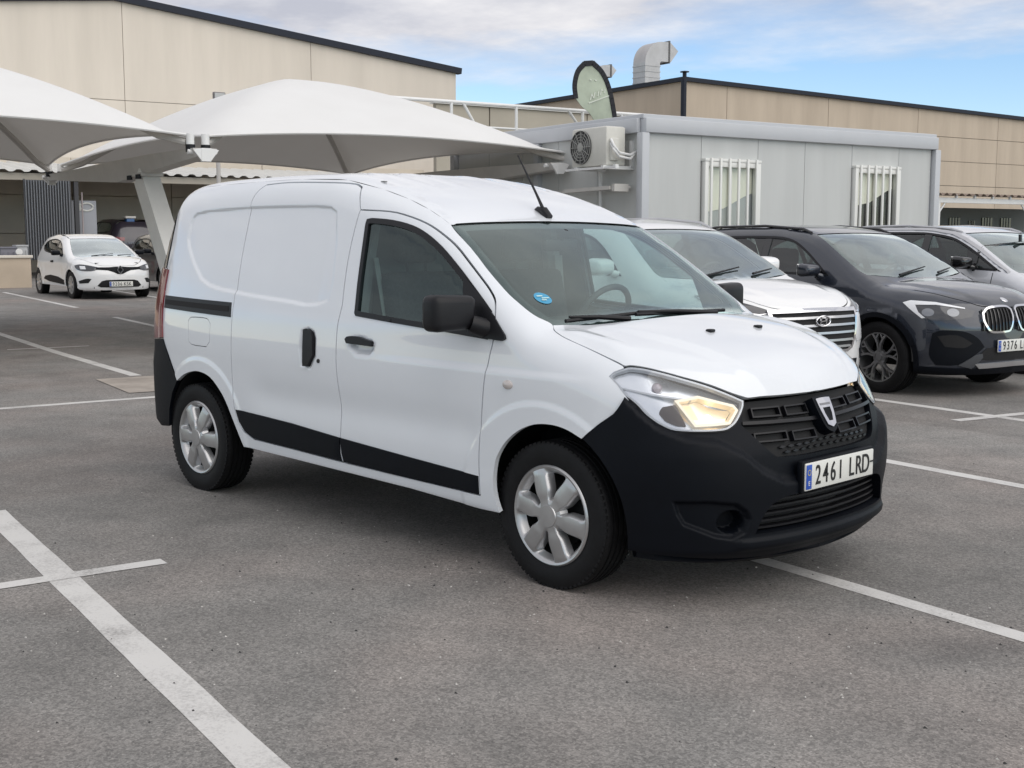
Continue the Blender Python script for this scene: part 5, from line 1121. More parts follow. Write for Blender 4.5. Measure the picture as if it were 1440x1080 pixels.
# ------------------------------------------------------------------ ground sheet (rises gently towards the shed), markings
def P3(u, v, z=0.0): return Vector(lot(u, v, z))
def lobj(name, label, cat, group=None): return empty(name, label, cat, (0, 0, 0), TH, group)     # children are written in the lot's own axes
bm = bmesh.new(); us = [-420, -60, -48, -36, -24, -12, 0, 320]; rows = []
for u in us: rows.append([bm.verts.new(P3(u, v, gz(max(u, -60)))) for v in (-350, 350)])
for a, b in zip(rows, rows[1:]): bm.faces.new((a[0], b[0], b[1], a[1]))
tag(fin(bm, 'ground', ASPH, smooth=False), kind='structure')
def mark(a, b, wd, z=.0016):
    a = Vector(a); b = Vector(b); t = b-a; L = t.length; t.normalize(); s_ = Vector((-t.y, t.x)); bm = bmesh.new(); n = max(2, int(L/.22)); pr = None
    for i in range(n+1):
        c = a+t*L*i/n; j = [random.uniform(-.0025, .0025) for _ in range(2)]; e0 = c+s_*(wd/2+j[0]); e1 = c-s_*(wd/2+j[1])
        q = [bm.verts.new(P3(e0.x, e0.y, gz(e0.x)+z)), bm.verts.new(P3(e1.x, e1.y, gz(e1.x)+z))]
        if pr: bm.faces.new((pr[0], pr[1], q[1], q[0]))
        pr = q
    tag(fin(bm, 'road_marking', RP, smooth=False), kind='structure')
mark((-16.2, -.03), (-8.75, .10), .12); mark((-7.35, .12), (2.6, .28), .10)
mark((-2.65, -2.46), (1.4, -2.475), .125)
mark((-1.10, -3.6), (-1.14, -2.02), .095, .003)
mark((-6.84, -1.9), (-6.96, 2.3), .11)
mark((-27.72, 2.47), (-20.9, 2.51), .11); mark((-17.9, 2.42), (-8.9, 2.4), .11)
mark((-12.65, -.42), (-12.65, .62), .07, .003)
mark((-3.2, 5.10), (.6, 5.03), .11); mark((-1.92, 4.60), (-1.78, 6.6), .10, .003)
mark((-1.6, 2.71), (2.2, 2.72), .105)
mark((-2.9, 7.65), (1.5, 7.6), .11); mark((-27.7, 5.0), (-21, 5.0), .11)
CONC = mat('concrete', (.36, .32, .28), .85, noise=.3, nscale=3, bump=.3, bscale=40)
bm = bmesh.new(); poly = [(-8.6, -.36), (-7.28, -.40), (-7.2, 1.9), (-8.6, 1.95)]
bm.faces.new([bm.verts.new(P3(u, v, .006)) for u, v in poly]); tag(fin(bm, 'concrete_patch', CONC, smooth=False), kind='structure')

bm = bmesh.new(); bm.faces.new([bm.verts.new(P3(u, v, .0008)) for u, v in ((-2.4, 4.22), (-2.4, 2.95), (9, 2.6), (9, 4.45))])
PATCH = ASPH.copy(); PATCH.name = 'asphalt_patch'
for n_ in PATCH.node_tree.nodes:
    if n_.type == 'VALTORGB' and abs(n_.color_ramp.elements[0].position-.3) < 1e-4 and n_.color_ramp.elements[0].color[0] < .19:
        for e_ in n_.color_ramp.elements: e_.color = tuple(c*1.16 for c in e_.color[:3])+(1,)
tag(fin(bm, 'asphalt_patch', PATCH, smooth=False), kind='structure')
# ------------------------------------------------------------------ materials of the yard
BEIGE = mat('cast_panel_beige', (.66, .60, .525), .9, noise=.10, nscale=.9, stretch=(1, 1, .12), bump=.15, bscale=8, dirt=(.60, .545, .475))
BEIGE2 = mat('cast_panel_tan', (.52, .44, .35), .9, noise=.14, nscale=1.1, stretch=(1, 1, .15), bump=.15, bscale=8, dirt=(.46, .385, .305))
JOINT = mat('panel_joint', (.27, .235, .20), .9)
COPE = mat('coping_navy', (.011, .015, .027), .5, spec=.3)
def pvc():
    m = bpy.data.materials.new('pvc_membrane'); m.use_nodes = True; t = m.node_tree; b = t.nodes['Principled BSDF']
    b.inputs['Base Color'].default_value = (.80, .80, .79, 1); b.inputs['Roughness'].default_value = .5
    tl = t.nodes.new('ShaderNodeBsdfTranslucent'); tl.inputs[0].default_value = (.62, .58, .52, 1); mx_ = t.nodes.new('ShaderNodeMixShader'); mx_.inputs[0].default_value = .10
    co = t.nodes.new('ShaderNodeTexCoord'); n = t.nodes.new('ShaderNodeTexNoise'); n.inputs['Scale'].default_value = 1.3; n.inputs['Detail'].default_value = 5; t.links.new(co.outputs['Object'], n.inputs['Vector'])
    r = t.nodes.new('ShaderNodeValToRGB'); r.color_ramp.elements[0].color = (.74, .735, .72, 1); r.color_ramp.elements[1].color = (.82, .82, .81, 1); t.links.new(n.outputs[0], r.inputs[0]); t.links.new(r.outputs[0], b.inputs['Base Color'])
    t.links.new(b.outputs[0], mx_.inputs[1]); t.links.new(tl.outputs[0], mx_.inputs[2]); t.links.new(mx_.outputs[0], t.nodes['Material Output'].inputs[0]); return m
PVC = pvc()
GALV = mat('painted_steel_grey', (.55, .53, .50), .5, noise=.08, nscale=4)
WSTEEL = mat('white_steel', (.75, .75, .74), .4)
CABP = mat('cabin_panel', (.53, .54, .53), .45, noise=.07, nscale=3, stretch=(1, 1, .12))
CABT = mat('cabin_trim', (.50, .515, .54), .45, noise=.04, nscale=2)
FRAMEW = mat('window_frame_white', (.74, .74, .71), .4)
WINGL = glass('window_glass', (.95, .97, .95), boost=.7)
REFLC = mat('cream_reflection', (.84, .82, .72), .8)
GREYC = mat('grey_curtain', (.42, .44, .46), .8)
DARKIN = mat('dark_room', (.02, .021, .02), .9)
CORR = mat('corrugated_sheet', (.62, .62, .60), .55, metal=.15, noise=.08, nscale=1)

# ------------------------------------------------------------------ warehouses
def wall_face(root, edge, mat_, pw, rows, top, fixed, flip, thick=.20, gap=.022, start=0.):
    """panels of a flat wall: edge=(a0,a1) along the wall, rows=z joints, top(a)=roof line; fixed maps (a,z,depth)->lot point"""
    a0, a1 = edge; xs2 = [a0]; a = a0+start if start else a0+pw
    while a < a1-.3: xs2.append(a); a += pw
    xs2.append(a1); n = 0
    for i in range(len(xs2)-1):
        for z0, z1 in zip(rows, rows[1:]+[None]):
            l, r = xs2[i]+gap/2, xs2[i+1]-gap/2; tl = min(z1-gap, top(l)) if z1 else top(l); tr = min(z1-gap, top(r)) if z1 else top(r)
            if tl-z0 < .15 and tr-z0 < .15: continue
            pts = [(l, z0), (r, z0), (r, max(tr, z0+.02)), (l, max(tl, z0+.02))]
            mid = (l+r)/2
            if z1 is None and abs(top(mid)-(tl+tr)/2) > .05: pts.insert(3, (apex_, top(apex_)))
            bm = bmesh.new(); plate3(bm, [fixed(p, z, 0) for p, z in pts], thick); fin(bm, 'wall_panel', mat_, root, smooth=False); n += 1
# left hall: gable end facing the lot
lh = lobj('warehouse', 'large beige panel warehouse with a dark sloping roof edge on the left', 'warehouse')
apex_ = 10.3; UL = -45.0
def topL(v): return 10.62-.108*abs(v-apex_)
fxL = lambda v, z, d: (UL-d, v, z)
wall_face(lh, (-21.3, 25.65), BEIGE, 7.9, [0.0, 6.80], topL, fxL, False, start=8.2)
bm = bmesh.new(); plate3(bm, [(UL-.06, -21.2, 0), (UL-.06, 25.6, 0), (UL-.06, 25.6, topL(25.6)-.05), (UL-.06, apex_, topL(apex_)-.05), (UL-.06, -21.2, topL(-21.2)-.05)], .1); fin(bm, 'wall_core', JOINT, lh, smooth=False)
bm = bmesh.new(); plate3(bm, [(-60, 25.645, 0), (UL-.2, 25.645, 0), (UL-.2, 25.645, topL(25.6)), (-60, 25.645, topL(25.6))][::-1], .2); fin(bm, 'side_wall', BEIGE, lh, smooth=False)
bm = bmesh.new()
for a, b in ((-21.4, apex_), (apex_, 25.85)): bar(bm, (UL+.02, a, topL(a)+.06), (UL+.02, b, topL(b)+.06), .34, .26)
fin(bm, 'roof_edge', COPE, lh, smooth=False)
bm = bmesh.new()
for a, b in ((-21.3, apex_), (apex_, 25.7)): plate3(bm, [(UL-.1, a, topL(a)), (UL-.1, b, topL(b)), (-70, b, topL(b)), (-70, a, topL(a))], .1)
fin(bm, 'roof', mat('roof_sheet', (.3, .3, .3), .6), lh, smooth=False)
# right hall: its corner towards the lot
rh = lobj('warehouse', 'tan panel warehouse with navy roof edge and corner downpipe behind the site cabin', 'warehouse')
UR, VR = -41.55, 36.32
def topR(v): return 9.0-.0178*(v-VR)
wall_face(rh, (VR, 92), BEIGE2, 7.2, [0.0, 1.65, 3.05, 4.45, 5.82, 7.18], topR, lambda v, z, d: (UR-d, v, z), False, start=2.8, gap=.03)
wall_face(rh, (-70.0, UR-.2), BEIGE2, 7.2, [0.0, 4.45, 7.18], lambda u: 9.0, lambda u, z, d: (u, VR+d, z), False, gap=.03)
bm = bmesh.new(); plate3(bm, [(UR-.07, VR+.1, 0), (UR-.07, 92, 0), (UR-.07, 92, topR(92)-.1), (UR-.07, VR+.1, 8.9)], .1); plate3(bm, [(-70, VR+.07, 0), (UR-.1, VR+.07, 0), (UR-.1, VR+.07, 8.9), (-70, VR+.07, 8.9)], .1); fin(bm, 'wall_core', JOINT, rh, smooth=False)
bm = bmesh.new(); bar(bm, (UR+.02, VR-.15, 9.02), (UR+.02, 92, topR(92)+.02), .34, .20); bar(bm, (UR+.18, VR-.02, 9.02), (-70, VR-.02, 9.02), .34, .20); fin(bm, 'roof_edge', COPE, rh, smooth=False)
bm = bmesh.new(); plate3(bm, [(UR-.2, VR+.2, 8.93), (-70, VR+.2, 8.93), (-70, 92, 8.0), (UR-.2, 92, 7.95)], .1); fin(bm, 'roof', mat('roof_sheet'), rh, smooth=False)
bm = bmesh.new(); tube(bm, [(UR+.12, VR-.12, 0), (UR+.12, VR-.12, 9.0)], .14, 10); fin(bm, 'downpipe', COPE, rh)
bm = bmesh.new(); tube(bm, [(UR-.2, VR+.2, 9.0), (UR-.2, VR+.2, 9.38)], .10, 10); lathe(bm, [(0, 9.46), (.22, 9.42), (.22, 9.38), (0, 9.38)], 16, 'z')
for v in list(bm.verts)[20:]: v.co += Vector((UR-.2, VR+.2, 0))
fin(bm, 'vent_cap', COPE, rh)
# roof ducts
def duct(u, v, z0, w_, h_, label):
    t = lobj('roof_duct', label, 'duct', 'goose-neck ducts on the tan warehouse')
    DM = mat('duct_zinc', (.46, .45, .45), .42, metal=.55, noise=.15, nscale=1.5)
    bm = bmesh.new(); bx(bm, (u, v, z0+h_/2), (w_, w_, h_)); fin(bm, 'shaft', DM, t, smooth=False)
    for k in range(5):
        bm = bmesh.new(); bx(bm, (u, v, z0+h_*(k+.5)/5), (w_+.05, w_+.05, .05)); fin(bm, 'shaft_flange', DM, t, smooth=False)
    bm = bmesh.new(); rings = []; c = Vector((u, v+w_*.62, z0+h_)); n = 7
    for k in range(n+1):
        a = R(180-88*k/n); ri, ro = w_*.12, w_*1.12
        rings.append([bm.verts.new((u+sx*w_/2, c.y+r*math.cos(a), c.z+r*math.sin(a))) for sx, r in ((-1, ri), (1, ri), (1, ro), (-1, ro))])
    y1 = c.y; rings.append([bm.verts.new((u+sx*w_/2, y1+w_*dy, c.z+zz)) for sx, dy, zz in ((-1, .48, w_*.12), (1, .48, w_*.12), (1, .48, w_*1.14), (-1, .48, w_*1.14))])
    for A, Bq in zip(rings, rings[1:]):
        for k in range(4): bm.faces.new((A[k], A[(k+1) % 4], Bq[(k+1) % 4], Bq[k]))
    bm.faces.new(rings[0]); fin(bm, 'elbow', DM, t, 20)
    yq = y1+w_*.50; bm = bmesh.new(); bx(bm, (u, yq, c.z+w_*.63), (w_+.08, .07, w_*1.16)); fin(bm, 'mouth_flange', mat('flange_dark', (.12, .12, .12), .5), t, smooth=False)
    bm = bmesh.new(); A = [bm.verts.new((u+sx*w_/2, yq+.04, c.z+zz)) for sx, zz in ((-1, .1*w_), (1, .1*w_), (1, 1.16*w_), (-1, 1.16*w_))]
    Bq = [bm.verts.new((u+sx*w_/2, yq+dy, c.z+zz)) for sx, dy, zz in ((-1, w_*.12, .12*w_), (1, w_*.12, .12*w_), (1, w_*.62, .72*w_), (-1, w_*.62, .72*w_))]
    for k in range(4): bm.faces.new((A[k], A[(k+1) % 4], Bq[(k+1) % 4], Bq[k]))
    fin(bm, 'mouth_hood', DM, t, 20)
duct(-45.15, 36.95, 8.8, .96, 1.4, 'large grey goose-neck air duct standing on the tan warehouse roof')
duct(-49.3, 37.0, 8.8, .60, 1.15, 'far grey duct hood just showing behind the feather flag')
# back wall between the halls, with the pipe frame in front of it
yw_ = lobj('boundary_wall', 'plain beige wall running between the two warehouses', 'wall')
for a, b in ((17.3, 19.4), (19.45, 23.6), (23.65, 27.8), (27.85, 32)):
    bm = bmesh.new(); plate3(bm, [(-32.3, a, 0), (-32.3, b, 0), (-32.3, b, 5.93), (-32.3, a, 5.93)], .2); fin(bm, 'wall_panel', mat('boundary_beige', (.42, .385, .32), .9, noise=.1, nscale=.5), yw_, smooth=False)
bm = bmesh.new(); bx(bm, (-32.38, 24.65, 5.99), (.36, 14.9, .10)); fin(bm, 'wall_cap', FRAMEW, yw_, smooth=False)
pf = lobj('pipe_frame', 'white tubular frame with posts and diagonal braces above the site cabin', 'frame')
UF = -16.0
bm = bmesh.new(); tube(bm, [(UF, 6.6, 3.985), (UF, 13.2, 3.985)], .035, 8); fin(bm, 'top_rail', WSTEEL, pf)
for v in (8.27, 9.73, 11.33, 13.1):
    bm = bmesh.new(); tube(bm, [(UF, v, gz(UF)), (UF, v, 3.98)], .03, 8); fin(bm, 'post', WSTEEL, pf)
for a, b in ((8.53, 8.78), (10.98, 11.30), (12.30, 12.55)):
    bm = bmesh.new(); tube(bm, [(UF, a, 3.97), (UF, b, 3.60)], .028, 8); fin(bm, 'brace', WSTEEL, pf)
bm = bmesh.new(); tube(bm, [(UF, 8.27, 3.55), (UF, 13.1, 3.55)], .02, 8); fin(bm, 'lower_rail', WSTEEL, pf)

# ------------------------------------------------------------------ site cabin
cb = lobj('site_cabin', 'pale grey prefabricated site cabin with two barred windows', 'cabin')
u0, u1, v0, v1, zt, zb = -13.6, -8.7, 6.92, 12.93, 3.04, .15
bm = bmesh.new(); bx(bm, ((u0+u1)/2, (v0+v1)/2, (zt+zb)/2-.03), (u1-u0-.16, v1-v0-.16, zt-zb-.10)); 
fin(bm, 'core', mat('panel_gap_grey', (.30, .31, .31), .7), cb, smooth=False)
bm = bmesh.new(); bx(bm, ((u0+u1)/2, (v0+v1)/2, zt+.02), (u1-u0+.02, v1-v0+.02, .06), .01); fin(bm, 'roof', CABT, cb, smooth=False)
for sgn in (0, 1):
    bm = bmesh.new(); bx(bm, (u1+.0 if sgn else u0, (v0+v1)/2, zt-.10), (.12, v1-v0-.002, .19), .01); fin(bm, 'fascia', CABT, cb)
    bm = bmesh.new(); bx(bm, ((u0+u1)/2, v1 if sgn else v0, zt-.10), (u1-u0-.13, .12, .19), .01); fin(bm, 'fascia', CABT, cb)
    bm = bmesh.new(); bx(bm, (u1 if sgn else u0, (v0+v1)/2, zb+.09), (.12, v1-v0-.002, .18), .01); fin(bm, 'base_beam', CABT, cb)
    bm = bmesh.new(); bx(bm, ((u0+u1)/2, v1 if sgn else v0, zb+.09), (u1-u0-.13, .12, .18), .01); fin(bm, 'base_beam', CABT, cb)
for cu, cv in ((u1, v0), (u1, v1), (u0, v0), (u0, v1), ((u0+u1)/2, v0)):
    bm = bmesh.new(); bx(bm, (cu, cv, (zt+zb)/2-.006), (.125, .125, zt-zb-.384), .01); fin(bm, 'corner_post', CABT, cb)
wins_ = [(7.99, 9.05), (11.03, 12.06)]
vj = [7.0, 7.97, 9.05, 10.0, 11.01, 12.08, 12.85]
for a, b in zip(vj, vj[1:]):
    isw = any(abs(a-w0) < .12 or abs(a-.02-w0) < .12 for w0, w1 in wins_)
    segs = [(.33, 2.85)] if not isw else [(.33, 1.12), (2.5, 2.85)]
    for z0, z1 in segs:
        bm = bmesh.new(); bx(bm, (u1-.05, (a+b)/2, (z0+z1)/2), (.06, b-a-.006, z1-z0), .003, seg=1); fin(bm, 'wall_panel', CABP, cb, smooth=False)
uj = np.linspace(u0+.08, u1-.08, 6)
for a, b in zip(uj, uj[1:]):
    bm = bmesh.new(); bx(bm, ((a+b)/2, v0+.05, 1.59), (b-a-.008, .06, 2.52), .003, seg=1); fin(bm, 'wall_panel', CABP, cb, smooth=False)
for wi, (w0, w1) in enumerate(wins_):
    wf = bpy.data.objects.new('window', None); COL.objects.link(wf); wf.parent = cb; wf.empty_display_size = .1
    z0, z1 = 1.12, 2.5
    bm = bmesh.new(); q = (u1+.0)
    for c_, s_ in (((q, w0+.035, (z0+z1)/2), (.10, .07, z1-z0)), ((q, w1-.035, (z0+z1)/2), (.10, .07, z1-z0)), ((q, (w0+w1)/2, z1-.035), (.096, w1-w0-.142, .07)), ((q, (w0+w1)/2, z0+.035), (.096, w1-w0-.142, .07)), ((q, (w0+w1)/2, z1+.022), (.11, w1-w0+.01, .04))): bx(bm, c_, s_, .006)
    fin(bm, 'window_frame', FRAMEW, wf)
    bm = bmesh.new(); bm.faces.new([bm.verts.new((u1-.03, a_, b_)) for a_, b_ in ((w0+.06, z0+.06), (w1-.06, z0+.06), (w1-.06, z1-.06), (w0+.06, z1-.06))]); fin(bm, 'pane', WINGL, wf, smooth=False)
    bm = bmesh.new(); bx(bm, (u1-.02, (w0+w1)/2, (z0+z1)/2), (.03, .05, z1-z0-.14), .004); fin(bm, 'sash_bar', FRAMEW, wf)
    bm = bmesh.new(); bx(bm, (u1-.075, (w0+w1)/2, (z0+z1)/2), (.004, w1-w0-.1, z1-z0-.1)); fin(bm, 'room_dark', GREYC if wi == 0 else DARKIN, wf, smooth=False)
    bm = bmesh.new(); zz = .55 if wi == 0 else .42
    plate3(bm, [(u1-.06, w0+.07, z1-.07-zz-.08), (u1-.06, w0+.45, z1-.07-zz-.02), (u1-.06, w1-.20, z1-.07-zz+.16), (u1-.06, w1-.07, z1-.07-zz+.20), (u1-.06, w1-.07, z1-.07), (u1-.06, w0+.07, z1-.07)], .005); fin(bm, 'canopy_reflection', REFLC, wf, smooth=False)  # flat cream shape stands in for the canopies' reflection in the pane
    for k in range(6):
        bm = bmesh.new(); v = w0+.10+(w1-w0-.20)*k/5; bx(bm, (u1+.065, v, (z0+z1)/2+.02), (.03, .035, z1-z0+.06), .005); fin(bm, 'window_bar', FRAMEW, wf)
# air conditioner on brackets, cable duct
ac = lobj('air_conditioner', 'cream outdoor air conditioner unit with round fan on the cabin side wall', 'air conditioner')
ACM = mat('ac_cream', (.62, .61, .56), .45, noise=.05)
bm = bmesh.new(); bx(bm, (-9.29, 6.62, 2.665), (.78, .33, .52), .03); fin(bm, 'casing', ACM, ac)
bm = bmesh.new(); c = Vector((-9.45, 6.447, 2.67))
lathe(bm, [(0, 0), (.222, 0), (.227, -.01), (.227, .02)], 32); bmesh.ops.translate(bm, verts=bm.verts[:], vec=c); fin(bm, 'fan_opening', mat('fan_dark', (.06, .06, .06), .7), ac)
bm = bmesh.new()
for r in (.06, .10, .14, .18, .225):
    tube(bm, [c+Vector((r*math.cos(t), -.014, r*math.sin(t))) for t in np.linspace(0, 2*math.pi, 25)], .0045, 5, False)
for k in range(12): tube(bm, [c+Vector((.06*math.cos(k*math.pi/6), -.014, .06*math.sin(k*math.pi/6))), c+Vector((.225*math.cos(k*math.pi/6), -.014, .225*math.sin(k*math.pi/6)))], .0045, 5)
lathe(bm, [(0, -.024), (.055, -.02), (.06, -.008)], 20)
for v in bm.verts[-60:]: v.co += c
g = fin(bm, 'fan_guard', mat('guard_grey', (.34, .34, .32), .5), ac); g['kind'] = 'stuff'
for k in range(5):
    a = k*2*math.pi/5; bm = bmesh.new(); bar(bm, c+Vector((.03*math.cos(a), -.006, .03*math.sin(a))), c+Vector((.20*math.cos(a+.3), -.004, .20*math.sin(a+.3))), .004, .10); fin(bm, 'fan_blade', mat('blade_dark', (.13, .13, .13), .5), ac)
bm = bmesh.new(); bx(bm, (-8.885, 6.58, 2.62), (.06, .14, .30), .02); fin(bm, 'valve_cover', ACM, ac)
for zz in (.05, .0):
    bm = bmesh.new(); tube(bm, [(-8.88, 6.52, 2.70+zz), (-8.80, 6.50, 2.62+zz), (-8.76, 6.56, 2.52+zz), (-8.82, 6.80, 2.50+zz), (-8.85, 6.93, 2.6)], .018, 8); fin(bm, 'pipe', WSTEEL, ac)
for uu in (-9.54, -8.94):
    bm = bmesh.new(); bar(bm, (uu, 6.42, 2.385), (uu, 6.95, 2.385), .045, .045); bar(bm, (uu, 6.92, 2.385), (uu, 6.92, 2.75), .045, .045, (1, 0, 0)); fin(bm, 'wall_bracket', WSTEEL, ac, smooth=False)
bm = bmesh.new(); bx(bm, (-8.62, 6.40, 2.38), (.05, .05, .05)); bar(bm, (-9.8, 6.46, 2.378), (-8.66, 6.46, 2.378), .04, .03); fin(bm, 'rail', WSTEEL, ac, smooth=False)
cd_ = lobj('cable_duct', 'white pipe and bracket shelf fixed below the air conditioner', 'pipe')
bm = bmesh.new(); tube(bm, [(-9.56, 6.87, .3), (-9.56, 6.87, 2.36)], .022, 8); fin(bm, 'riser', WSTEEL, cd_)
bm = bmesh.new(); bar(bm, (-11.6, 6.85, 2.09), (-8.9, 6.85, 2.13), .05, .03); fin(bm, 'shelf_rail', GALV, cd_, smooth=False)
bm = bmesh.new(); bar(bm, (-10.0, 6.60, 2.10), (-8.98, 6.62, 2.12), .10, .05); bx(bm, (-8.93, 6.72, 2.12), (.06, .24, .10)); fin(bm, 'shelf_bracket', GALV, cd_, smooth=False)

# ------------------------------------------------------------------ shade canopies
def canopy(v0, v1, label, dz=0.):
    t = lobj('shade_canopy', label, 'canopy', 'white tensile canopies over the parking bays')
    ua, ub = -10.5, -17.7; cu, cv = (ua+ub)/2, (v0+v1)/2; hu, hv = (ua-ub)/2, (v1-v0)/2; z0, H = 2.68+dz, 1.23
    def pt(s, tt):
        m = (abs(s)**13+abs(tt)**13)**(1/13.); m = min(m, 1.0)
        z = z0+H*(1-m**1.5)
        rad = max(abs(s), abs(tt)); e = rad**6
        o = min(abs(s), abs(tt))
        bow = .045*(1-o*o)*e; sag = .14*(1-o*o)*e
        ss, t2 = s, tt
        if abs(s) >= abs(tt): ss = s*(1-bow*1.1)
        if abs(tt) >= abs(s): t2 = tt*(1-bow*1.4)
        z += sag
        return Vector((cu+hu*ss, cv+hv*t2, z))
    n = 34; bm = bmesh.new(); g = [[bm.verts.new(pt(-1+2*i/n, -1+2*j/n)) for j in range(n+1)] for i in range(n+1)]
    for i in range(n):
        for j in range(n): bm.faces.new((g[i][j], g[i+1][j], g[i+1][j+1], g[i][j+1]))
    fin(bm, 'membrane', PVC, t, 80)
    bm = bmesh.new()
    for A in ([(-1+2*i/n, -1) for i in range(n+1)], [(-1+2*i/n, 1) for i in range(n+1)], [(-1, -1+2*i/n) for i in range(n+1)], [(1, -1+2*i/n) for i in range(n+1)]):
        tube(bm, [pt(*a) for a in A], .018, 6)
    fin(bm, 'edge_hem', PVC, t)
    for sx in (-1, 1):
        for sy in (-1, 1):
            bm = bmesh.new(); tube(bm, [pt(sx*k, sy*k)-Vector((0, 0, .085)) for k in np.linspace(.03, .99, 12)], .045, 8); fin(bm, 'hip_rib', GALV, t)
            c = pt(sx, sy); bm = bmesh.new(); tube(bm, [c+Vector((0, 0, .02)), c-Vector((0, 0, .11))], .05, 12); fin(bm, 'corner_socket', WSTEEL, t)
            bm = bmesh.new(); tube(bm, [c-Vector((0, 0, .11)), c-Vector((0, 0, .20))], .058, 12); fin(bm, 'corner_cap', TRIMP, t)
    return t
canopy(1.55, 7.0, 'right white canopy whose tip points at the air conditioner'); canopy(-4.0, 1.36, 'left white canopy cut off by the picture edge')
def support(v, label):
    t = lobj('canopy_support', label, 'support', 'canopy supports'); bm = bmesh.new()
    prof = [(-10.35, 2.42, 2.52), (-12.0, 2.34, 2.54), (-13.8, 2.24, 2.54), (-16.0, 2.34, 2.52), (-18.1, 2.44, 2.52)]
    rings = []
    for u, a, b in prof: rings.append([bm.verts.new((u, v+s_*w_, z)) for s_, z, w_ in ((-1, a, .10), (1, a, .10), (1, b, .15), (-1, b, .15))])
    for A, Bq in zip(rings, rings[1:]):
        for k in range(4): bm.faces.new((A[k], A[(k+1) % 4], Bq[(k+1) % 4], Bq[k]))
    bm.faces.new(rings[0]); bm.faces.new(rings[-1][::-1]); fin(bm, 'cantilever_beam', GALV, t, 20)
    bm = bmesh.new(); A, Bq = Vector((-12.75, v, 2.30)), Vector((-10.75, v, .0)); bar(bm, Bq, A,   .24, .34, (1, 0, 0)); fin(bm, 'column', mat('column_white', (.78, .77, .74), .5, noise=.06, nscale=3), t, smooth=False)
    bm = bmesh.new(); bx(bm, (-12.75, v, 2.30), (.62, .30, .05)); fin(bm, 'head_plate', GALV, t, smooth=False)
    for du in (-.24, -.16, .16, .24):
        bm = bmesh.new(); tube(bm, [(-12.75+du, v-.16, 2.30), (-12.75+du, v-.16, 2.24)], .028, 8); fin(bm, 'bolt', TRIMP, t)
    for uu, sg in ((-10.33, 1), (-18.1, -1)):
        bm = bmesh.new()
        plate3(bm, [(uu+.02*sg, v-.16, 2.50), (uu+.02*sg, v-.05, 2.36), (uu+.02*sg, v+.05, 2.36), (uu+.02*sg, v+.16, 2.50), (uu+.02*sg, v+.055, 2.52), (uu+.02*sg, v-.055, 2.52)], .03); bx(bm, (uu-.0*sg, v, 2.44), (.05, .12, .16), .004); fin(bm, 'end_plate', WSTEEL, t, smooth=False)
        bm = bmesh.new(); tube(bm, [(uu-.12*sg, v-.18, 2.48), (uu-.12*sg, v+.18, 2.48)], .03, 8); fin(bm, 'cross_pin', WSTEEL, t)
    bm = bmesh.new(); bx(bm, (-10.75, v, .03), (.6, .5, .06), .01); fin(bm, 'base_plate', GALV, t)
support(1.49, 'slanted grey column and long tapered beam carrying both canopies'); support(7.0-.02 if False else 6.72, 'grey tapered beam behind the aerial with its end plate beside the cabin'); support(-4.1, 'canopy beam beyond the left picture edge')

# ------------------------------------------------------------------ shed with corrugated roof along the left hall
sh_ = lobj('open_shed', 'open shed under a white corrugated roof along the left warehouse', 'shed')
UE, VE0, VE1 = -36.0, -14.0, 22.0
bm = bmesh.new(); n = int((VE1-VE0)/.055); pr = None
for i in range(n+1):
    v = VE0+(VE1-VE0)*i/n; h = .035*math.tanh(3*math.sin(2*math.pi*v/.45)); q = [bm.verts.new((UE+.25, v, 3.50+h)), bm.verts.new((-44.95, v, 4.42+h))]
    if pr: bm.faces.new((pr[0], pr[1], q[1], q[0]))
    pr = q
o_ = fin(bm, 'corrugated_roof', CORR, sh_, 60)
bm = bmesh.new(); bx(bm, (UE, (VE0+VE1)/2, 3.33), (.16, VE1-VE0, .22), .01); fin(bm, 'eave_beam', mat('eave_beige', (.40, .365, .31), .8), sh_, smooth=False)
for v in (-12.0, -4.4, 3.2, 6.35, 10.9, 11.7, 18.4):
    bm = bmesh.new(); bx(bm, (UE-.02, v, 1.62), (.14, .14, 3.2), .01); fin(bm, 'post', mat('shed_post', (.05, .05, .055), .6), sh_, smooth=False)
for a in np.arange(VE0, VE1, 3.6):
    for z0, z1 in ((.2, 1.6), (1.62, 2.95), (2.97, 4.3)):
        bm = bmesh.new(); plate3(bm, [(-41.5, a, z0), (-41.5, a+3.57, z0), (-41.5, a+3.57, z1), (-41.5, a, z1)], .1); fin(bm, 'back_panel', mat('shed_back_panel', (.56, .50, .42), .9, noise=.12, nscale=.7), sh_, smooth=False)
for v in (-9, -4, 1, 6, 11, 16):
    bm = bmesh.new(); bar(bm, (UE, v, 3.27), (-44.8, v, 4.15), .12, .22); fin(bm, 'rafter', mat('shed_post'), sh_, smooth=False)
for v in (VE0, VE1):
    bm = bmesh.new(); plate3(bm, [(UE, v, 0), (-44.9, v, 0), (-44.9, v, 4.3), (UE, v, 3.3)], .1); fin(bm, 'end_wall', mat('shed_back_panel'), sh_, smooth=False)
